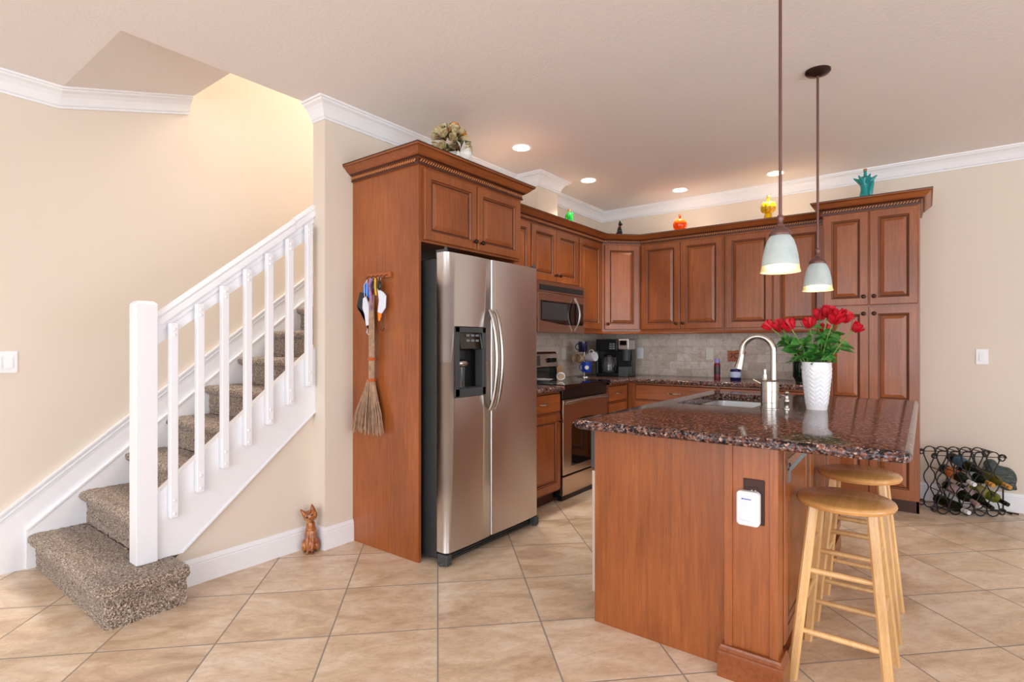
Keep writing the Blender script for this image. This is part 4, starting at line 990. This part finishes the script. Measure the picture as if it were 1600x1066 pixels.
part('cover', b, mk, ['charcoal', 'cloth'], bevel=.004); b = MB(); b.tube([(-2.69, 2.095, 1.635), (-2.725, 2.095, 1.60), (-2.72, 2.095, 1.53), (-2.70, 2.095, 1.53), (-2.69, 2.09, 1.635)], .002, 6); b.tube([(-2.69, 2.10, 1.35), (-2.705, 2.10, 1.31), (-2.685, 2.10, 1.295), (-2.675, 2.10, 1.32), (-2.68, 2.10, 1.36)], .003, 6); part('ear_loop', b, mk, 'cloth')
mk2 = thing('face_mask', 'white and orange cloth face mask hanging from the right of the key rack', 'face mask', (-2.56, 2.09, 1.45))
b = MB(); cloth_patch(b, [(-2.60, 1.575), (-2.545, 1.545), (-2.525, 1.525), (-2.53, 1.455), (-2.565, 1.42), (-2.598, 1.43), (-2.585, 1.50)], 2.104, 0); cloth_patch(b, [(-2.598, 1.43), (-2.567, 1.42), (-2.575, 1.385), (-2.592, 1.375)], 2.105, 1)
part('cover', b, mk2, ['cloth', 'orange'], bevel=.004); b = MB(); b.tube([(-2.57, 2.092, 1.635), (-2.585, 2.095, 1.60), (-2.585, 2.098, 1.575)], .002, 6); b.tube([(-2.575, 2.10, 1.40), (-2.565, 2.10, 1.35), (-2.575, 2.10, 1.325), (-2.555, 2.10, 1.318), (-2.545, 2.10, 1.335)], .0028, 6); part('ear_loop', b, mk2, 'black')
mk3 = MB(); cloth_patch(mk3, [(-2.735, 1.61), (-2.70, 1.615), (-2.68, 1.56), (-2.695, 1.52), (-2.715, 1.54), (-2.755, 1.555)], 2.116, 0, .010)
solo('face_mask', mk3, 'folded bright blue face mask behind the charcoal one', 'face mask', 'brightblue', (-2.715, 2.11, 1.57), bevel=.003)
b = MB(); b.tube([(-2.645, 2.09, 1.636), (-2.66, 2.088, 1.60), (-2.652, 2.086, 1.55), (-2.646, 2.086, 1.50)], [.012, .011, .009, .008], 8); b.tube([(-2.646, 2.086, 1.50), (-2.65, 2.086, 1.44)], [.005, .009], 8)
solo('lanyard', b, 'purple printed lanyard hanging from the second hook of the key rack', 'lanyard', 'purple', (-2.65, 2.09, 1.54))
b = MB(); b.tube([(-2.61, 2.088, 1.634), (-2.606, 2.085, 1.58), (-2.60, 2.085, 1.53)], [.006, .007, .005], 8); solo('key_strap', b, 'yellow strap hanging from the middle hook of the key rack', 'strap', 'yellow', (-2.606, 2.085, 1.58))
for x, lab in ((-2.628, 'black car key fob beside the yellow strap, left one'), (-2.572, 'black car key fob hanging on the right of the yellow strap')):
    t = thing('key_fob', lab, 'keys', (x, 2.085, 1.59), 'car keys on the key rack')
    b = MB(); b.ell((x, 2.086, 1.588), (.016, .008, .030)); part('fob', b, t, 'black'); b = MB(); b.tube([(x+.012*math.cos(a), 2.088, 1.628+.012*math.sin(a)) for a in [2*PI*k/14 for k in range(14)]], .0015, 6, closed=True); part('key_ring', b, t, 'chrome')

# ------------------------------------------------------------------ switches and outlets
def wallplate(name, T, w, h, rock, label, mats=('white', 'white'), cat='light switch'):
    t = thing(name, label, cat, T.to_translation()); b = MB(); b.T = T; b.box(-w/2, w/2, 0, .006, -h/2, h/2); part('plate', b, t, mats[0], smooth=False, bevel=.002)
    for x in rock:
        b = MB(); b.T = T; b.prism([(-.033, .006), (.033, .006), (.033, .009), (-.033, .012)], lambda a, c, tt: Vector((tt, c, a)), x-.0165, x+.0165); part('rocker' if cat == 'light switch' else 'socket', b, t, mats[1], smooth=False, bevel=.001)
    return t
wallplate('light_switch', frame((XL, .63, 1.142), (0, 1, 0), (1, 0, 0)), .21, .117, (-.069, -.023+.0, .023, .069), 'white multi-gang light switch plate on the left wall by the stairs')
wallplate('light_switch', frame((.342, YB, 1.145), (1, 0, 0), (0, -1, 0)), .073, .117, (0,), 'single white light switch on the wall right of the pantry')
wallplate('wall_outlet', frame((-2.874, 4.64, 1.145), (0, 1, 0), (1, 0, 0)), .07, .115, (0,), 'ivory outlet on the backsplash behind the range', ('ivory', 'ivory'), 'outlet')
wallplate('wall_outlet', frame((-2.42, 5.438, 1.145), (1, 0, 0), (0, -1, 0)), .07, .115, (0,), 'white outlet on the backsplash beside the coffee maker', ('white', 'white'), 'outlet')
wallplate('wall_outlet', frame((-1.69, 5.438, 1.145), (1, 0, 0), (0, -1, 0)), .07, .115, (0,), 'white outlet on the backsplash left of the wooden plaque', ('ivory', 'ivory'), 'outlet')

# ------------------------------------------------------------------ counter items
mt = thing('mug_tree', 'metal mug tree stand in the counter corner holding four mugs', 'mug holder', (-2.70, 4.74, .915)); o = Vector((-2.70, 4.74, .915))
b = MB(); b.lathe([(0, 0), (.07, 0), (.07, .006), (.012, .014), (0, .014)], o, 24, cap=False); b.cyl(o, o+Vector((0, 0, .34)), .005); part('stand', b, mt, 'chrome')
arms = [((.75, -.66), .10, 'blue', 'cobalt blue mug with a white round emblem, lowest on the mug tree'), ((-.35, -.94), .185, 'tan', 'tan mug hanging on the left of the mug tree'), ((.94, .34), .20, 'white', 'white mug with a dark blue dot, right side of the mug tree'), ((.3, -.95), .30, 'navy', 'navy blue mug at the top of the mug tree')]
for (dx, dy), z, m_, lab in arms:
    d = Vector((dx, dy, 0)).normalized(); p = o+Vector((0, 0, z)); b = MB(); b.tube([p, p+d*.035+Vector((0, 0, .01)), p+d*.055+Vector((0, 0, .03))], .0035, 8); part('arm', b, mt, 'chrome')
    c = p+d*.068+Vector((0, 0, -.002)); t = thing('mug', lab, 'mug', c, 'mugs on the mug tree')
    ax = (d*.85+Vector((.35, -.5, .15))).normalized() if m_ in ('tan', 'white') else Vector((0, 0, 1))
    b = MB(); pr = [(.0, -.048), (.040, -.048), (.044, -.042), (.046, .052), (.043, .052), (.041, -.040), (0, -.042)]; b.lathe(pr, c, 24, 0, ax, cap=False); part('body', b, t, m_)
    sdv = ax.cross(Vector((0, 0, 1))) if abs(ax.z) < .9 else Vector((-.8, -.5, 0)); sdv.normalize()
    if m_ in ('tan', 'white'): sdv = Vector((0, 0, 1))
    b = MB(); b.tube([c+sdv*(.043+.028*math.sin(a))+ax*(.030*math.cos(a)) for a in [PI*k/10 for k in range(11)]], .0045, 8); part('handle', b, t, m_)
    if m_ == 'blue':
        b = MB(); q = Vector((.53, -.84, 0)).normalized(); b.cyl(c+q*.0442, c+q*.0470, .020, None, 20); part('emblem', b, t, 'white')
    if m_ == 'white':
        b = MB(); b.cyl(c-ax*.051, c-ax*.046, .014, None, 16); part('emblem', b, t, 'navy')
# coffee maker
cmk = thing('coffee_maker', 'black dual coffee maker with glass carafe and silver pod side on the corner counter', 'coffee maker', (-2.48, 5.06, .915))
T = T_at((-2.525, 5.08, .915), math.radians(10)); 
def tb(*bx, **k):
    b = MB(); b.T = T; b.box(*bx); return b
b = tb(-.17, .17, -.13, .14, 0, .035); part('base', b, cmk, 'black', smooth=False, bevel=.008)
b = MB(); b.T = T; b.box(-.17, .17, .02, .14, .03, .36); b.box(-.175, -.15, -.12, .14, .02, .37); part('tower', b, cmk, 'black', smooth=False, bevel=.01)
b = MB(); b.T = T; b.box(-.17, .055, -.13, .14, .255, .375); b.prism([(-.135, .26), (-.135, .32), (-.12, .372), (.1, .372), (.1, .26)], lambda a, c, t: Vector((t, a, c)), -.05, .05); part('brew_head', b, cmk, 'black', smooth=False, bevel=.008)
b = MB(); b.T = T
for i in range(2):
    for j in range(3): b.box(-.025+.03*i, -.002+.03*i, -.139, -.135, .275+.022*j, .289+.022*j)
part('button', b, cmk, 'grey', smooth=False)
b = MB(); b.T = T; b.box(.065, .175, -.15, .10, .27, .375); ph = part('pod_head', b, cmk, 'steel', smooth=False, bevel=.01)
b = MB(); b.T = T; b.box(.085, .155, -.154, -.149, .315, .36); part('display', b, cmk, 'blackgloss', smooth=False)
b = MB(); b.T = T; b.cyl((.118, -.04, .16), (.118, -.04, .27), .040, .048, 20); part('pod_chamber', b, cmk, 'darkgrey')
b = MB(); b.T = T; b.box(.07, .165, -.155, .02, .0, .10); part('cup_rest', b, cmk, 'darkgrey', smooth=False, bevel=.006)
b = MB(); b.T = T; b.lathe([(0, .038), (.062, .038), (.072, .06), (.074, .13), (.060, .17), (.050, .20), (.047, .20), (.057, .168), (.070, .13), (.068, .06), (0, .042)], (-.055, -.06, 0), 28, cap=False); cf = part('carafe', b, cmk, 'gclear')
b = MB(); b.T = T; b.tube([(.0, -.10, .20), (.035, -.135, .19), (.042, -.14, .12), (.012, -.115, .08)], .009, 8); b.lathe([(.052, .198), (.054, .215), (.03, .22), (0, .22)], (-.055, -.06, 0), 24, cap=False); part('handle', b, cf, 'black')
# plate, spoon rest
t = thing('dish', 'white shallow dish on the left rear of the black cooktop', 'dish', (-2.60, 3.86, .923))
b = MB(); b.lathe([(0, 0), (.05, 0), (.085, .018), (.083, .020), (.05, .004), (0, .004)], (-2.60, 3.86, .923), 32, cap=False); part('bowl', b, t, 'white')
t = thing('spoon_rest', 'white ring-shaped spoon rest with tan centre standing beside the dish', 'spoon rest', (-2.50, 3.985, .923))
b = MB(); b.tube([(-2.50+.033*math.cos(a)*.8, 3.985+.033*math.cos(a)*.6, .962+.030*math.sin(a)) for a in [2*PI*k/24 for k in range(24)]], .006, 8, closed=True); part('ring', b, t, 'white')
b = MB(); b.lathe([(0, -.003), (.024, -.003), (.024, .003), (0, .003)], (-2.50, 3.985, .962), 20, 0, (.6, -.8, 0), cap=False); part('centre', b, t, 'tan')
b = MB(); b.box(-2.84, -2.82, 4.405, 4.52, .916, 1.03); solo('cutting_board', b, 'small tan wooden board leaning by the range backguard', 'cutting board', 'oak', (-2.83, 4.45, .916), smooth=False, bevel=.004)
t = thing('spray_can', 'slim dark red can with purple cap on the back counter', 'spray can', (-1.515, 5.09, .915)); o = Vector((-1.515, 5.09, .915))
b = MB(); b.lathe([(0, 0), (.026, 0), (.027, .004), (.027, .145), (.022, .155), (0, .155)], o, 24, cap=False, mf=lambda i: 0); part('can', b, t, plain('dark_red_can', (110, 22, 40), .3))
b = MB(); b.lathe([(.0272, .05), (.0275, .052), (.0275, .12), (.0272, .122)], o, 24, cap=False); part('printed_label', b, t, plain('black_orange_label', (60, 34, 34), .35, var=.5))
b = MB(); b.lathe([(.0225, .150), (.0225, .185), (.016, .195), (0, .195)], o, 20, cap=False); part('cap', b, t, plain('purple_cap', (140, 130, 190), .35))
t = thing('candle_jar', 'dark blue glass candle jar with white label on the back counter', 'candle', (-1.37, 5.15, .915)); o = Vector((-1.37, 5.15, .915))
b = MB(); b.lathe([(0, 0), (.042, 0), (.046, .006), (.046, .09), (.042, .098), (.039, .098), (.041, .09), (.041, .01), (0, .01)], o, 28, cap=False); part('jar', b, t, plain('blue_jar', (24, 30, 78), .1))
b = MB(); b.lathe([(.0465, .025), (.047, .026), (.047, .075), (.0465, .076)], o, 28, cap=False); part('paper_label', b, t, plain('pale_blue_label', (190, 204, 232), .5, var=.2))
b = MB(); b.lathe([(0, .012), (.040, .012), (.040, .07), (0, .07)], o, 24, cap=False); part('wax', b, t, 'ivory')
t = thing('wall_plaque', 'brown carved wooden plaque hanging on the backsplash behind the faucet', 'plaque', (-1.44, 5.437, 1.13))
b = MB(); b.prism([(-1.515, 1.075), (-1.37, 1.075), (-1.35, 1.17), (-1.40, 1.176), (-1.43, 1.184), (-1.46, 1.176), (-1.515, 1.178)], lambda a, c, q: Vector((a, q, c)), 5.425, 5.438); part('board', b, t, 'lacquer', smooth=False, bevel=.002)
b = MB(); b.tube([(-1.43+.025*math.cos(a), 5.424, 1.13+.025*math.sin(a)) for a in [2*PI*k/18 for k in range(15)]], .004, 6); b.tube([(-1.49, 5.424, 1.145), (-1.47, 5.424, 1.15), (-1.475, 5.424, 1.12), (-1.49, 5.424, 1.11)], .004, 6); part('relief', b, t, 'glaze')
t = thing('glass_jar', 'dark green glass jar on the back counter behind the rose vase', 'jar', (-.80, 4.98, .915)); o = Vector((-.80, 4.98, .915))
b = MB(); b.lathe([(0, 0), (.055, 0), (.05, .012), (.055, .03), (.072, .06), (.072, .21), (.062, .225), (.062, .24), (0, .24)], o, 32, cap=False); part('jar', b, t, 'gjar')
b = MB(); b.lathe([(0, .24), (.066, .24), (.066, .262), (.02, .268), (.012, .29), (0, .292)], o, 28, cap=False); part('lid', b, t, 'black')

# ------------------------------------------------------------------ wine rack, bottles, statue
RT = Matrix.Translation((.205, 5.19, 0)) @ Matrix.Rotation(math.radians(27), 4, 'Z')     # local x = along rack, y = depth (away)
wr = thing('wine_rack', 'black wrought iron wine rack with looping scrolls on the floor beside the pantry', 'wine rack', (.195, 5.19, 0))
def column(cx, y):
    key = [(.468, 0), (.463, .020), (.448, .034), (.425, .039), (.40, .037), (.365, .024), (.335, .010), (.315, .006), (.298, .012), (.275, .030), (.250, .038), (.225, .037), (.200, .028), (.178, .012), (.160, .006), (.142, .010), (.110, .026), (.080, .036), (.050, .039), (.024, .032), (.011, .018), (.006, 0)]
    R_ = [(cx+w, y, z) for z, w in key]; L_ = [(cx-w, y, z) for z, w in key[-2:0:-1]]
    return R_+L_
for y in (-.085, .085):
    b = MB(); b.T = RT
    for k in range(5): b.tube(column(-.160+.080*k, y), .0042, 6, closed=True)
    for cx, cz, r_ in ((-.215, .425, .022), (.215, .425, .028), (-.215, .04, .026), (.215, .04, .026)):
        b.tube([(cx+(r_*(1-.5*k/20))*math.cos(a), y, cz+(r_*(1-.5*k/20))*math.sin(a)) for k, a in enumerate([3.4*PI*j/20 for j in range(21)])], .004, 6)
    b.tube([(-.23, y, .43), (.23, y, .43)], .003, 6); b.tube([(-.22, y, .045), (.22, y, .045)], .003, 6)
    part('scroll_frame', b, wr, 'iron')
b = MB(); b.T = RT
for k in range(5):
    for z in (.468, .315, .160, .006): b.tube([(-.160+.080*k, -.085, z), (-.160+.080*k, .085, z)], .0032, 6)
part('cross_bar', b, wr, 'iron')
BPf = [(0, 0), (.030, 0), (.037, .006), (.0375, .012), (.0375, .175), (.034, .195), (.020, .222), (.0145, .24), (.0140, .262), (.0155, .264), (.0155, .274), (.0135, .275), (.0135, .290), (0, .291)]
def wine(s, z, glass, cap, labelmat, lab, lift=.052):
    tip = RT @ Vector((s+.018, -.165, z)); back = RT @ Vector((s-.030, .115, z+lift)); ax = (tip-back).normalized(); base = tip-ax*.295
    t = thing('wine_bottle', lab, 'bottle', base, 'wine bottles in the iron rack')
    b = MB(); b.lathe(BPf, base, 24, 0, ax, cap=False); part('glass', b, t, glass)
    b = MB(); b.lathe([(.0152, .238), (.0158, .262), (.0165, .264), (.0165, .276), (.0150, .277), (.0150, .2945), (0, .2948)], base, 16, 0, ax, cap=False); part('capsule', b, t, cap)
    if labelmat: b = MB(); b.lathe([(.0377, .06), (.0381, .061), (.0381, .150), (.0377, .151)], base, 24, 0, ax, cap=False); part('paper_label', b, t, labelmat)
M['l_blue'] = plain('blue_wine_label', (70, 110, 140), .5, var=.3); M['l_red'] = plain('red_yellow_wine_label', (220, 130, 70), .5, var=.5); M['l_pink'] = plain('pink_wine_label', (212, 186, 190), .5, var=.15); M['l_white'] = plain('white_wine_label', (206, 208, 200), .5, var=.1); M['l_yel'] = plain('olive_yellow_wine_label', (190, 180, 110), .5, var=.2)
M['capw'] = plain('white_bottle_cap', (220, 222, 226), .4); M['capt'] = plain('taupe_capsule', (150, 126, 118), .4)
wine(.035, .325, 'gbottle', 'black', 'l_blue', 'wine bottle with blue label, highest in the iron rack', .06)
wine(-.020, .245, 'gbottle', 'capw', 'l_red', 'wine bottle with red and yellow label and white cap, left middle of the rack')
wine(.095, .245, 'gbottle', 'gold', 'l_white', 'dark wine bottle with gold neck in the middle of the rack')
wine(.200, .235, 'golive', 'gold', None, 'olive glass wine bottle with gold neck at the right of the rack')
wine(.000, .105, 'gbottle', 'capt', 'l_pink', 'wine bottle with pink label at the lower left of the rack', .07)
wine(.090, .085, 'gbottle', 'black', 'l_pink', 'black-necked wine bottle at the bottom centre of the rack', .07)
wine(.185, .115, 'glime', 'black', 'l_yel', 'pale lime green wine bottle at the lower right of the rack', .05)
wine(-.055, .045, 'gbottle', 'capw', None, 'dark wine bottle with white cap lowest in the rack', .02)
sta = thing('animal_sculpture', 'dark verdigris sheep-like sculpture on a thin iron stand beside the wine rack', 'sculpture', (.46, 5.37, 0))
b = MB(); b.ell((.468, 5.375, .255), (.065, .030, .085)); b.ell((.430, 5.375, .29), (.065, .028, .055)); b.ell((.385, 5.375, .345), (.042, .026, .042)); b.ell((.405, 5.375, .305), (.05, .028, .05)); b.ell((.480, 5.375, .20), (.05, .024, .035)); b.ell((.520, 5.375, .185), (.014, .012, .012))
part_b = part('body', b, sta, 'statue'); remesh(part_b, .005, 6)
b = MB(); b.tube([(.455, 5.375, .19), (.455, 5.375, .012)], .005, 8); b.tube([(.38, 5.365, .005), (.42, 5.362, .012), (.47, 5.366, .010), (.51, 5.37, .007), (.54, 5.37, .005)], .005, 8); b.tube([(.40, 5.40, .005), (.455, 5.375, .012), (.50, 5.34, .005)], .005, 8)
part('stand', b, sta, 'iron')
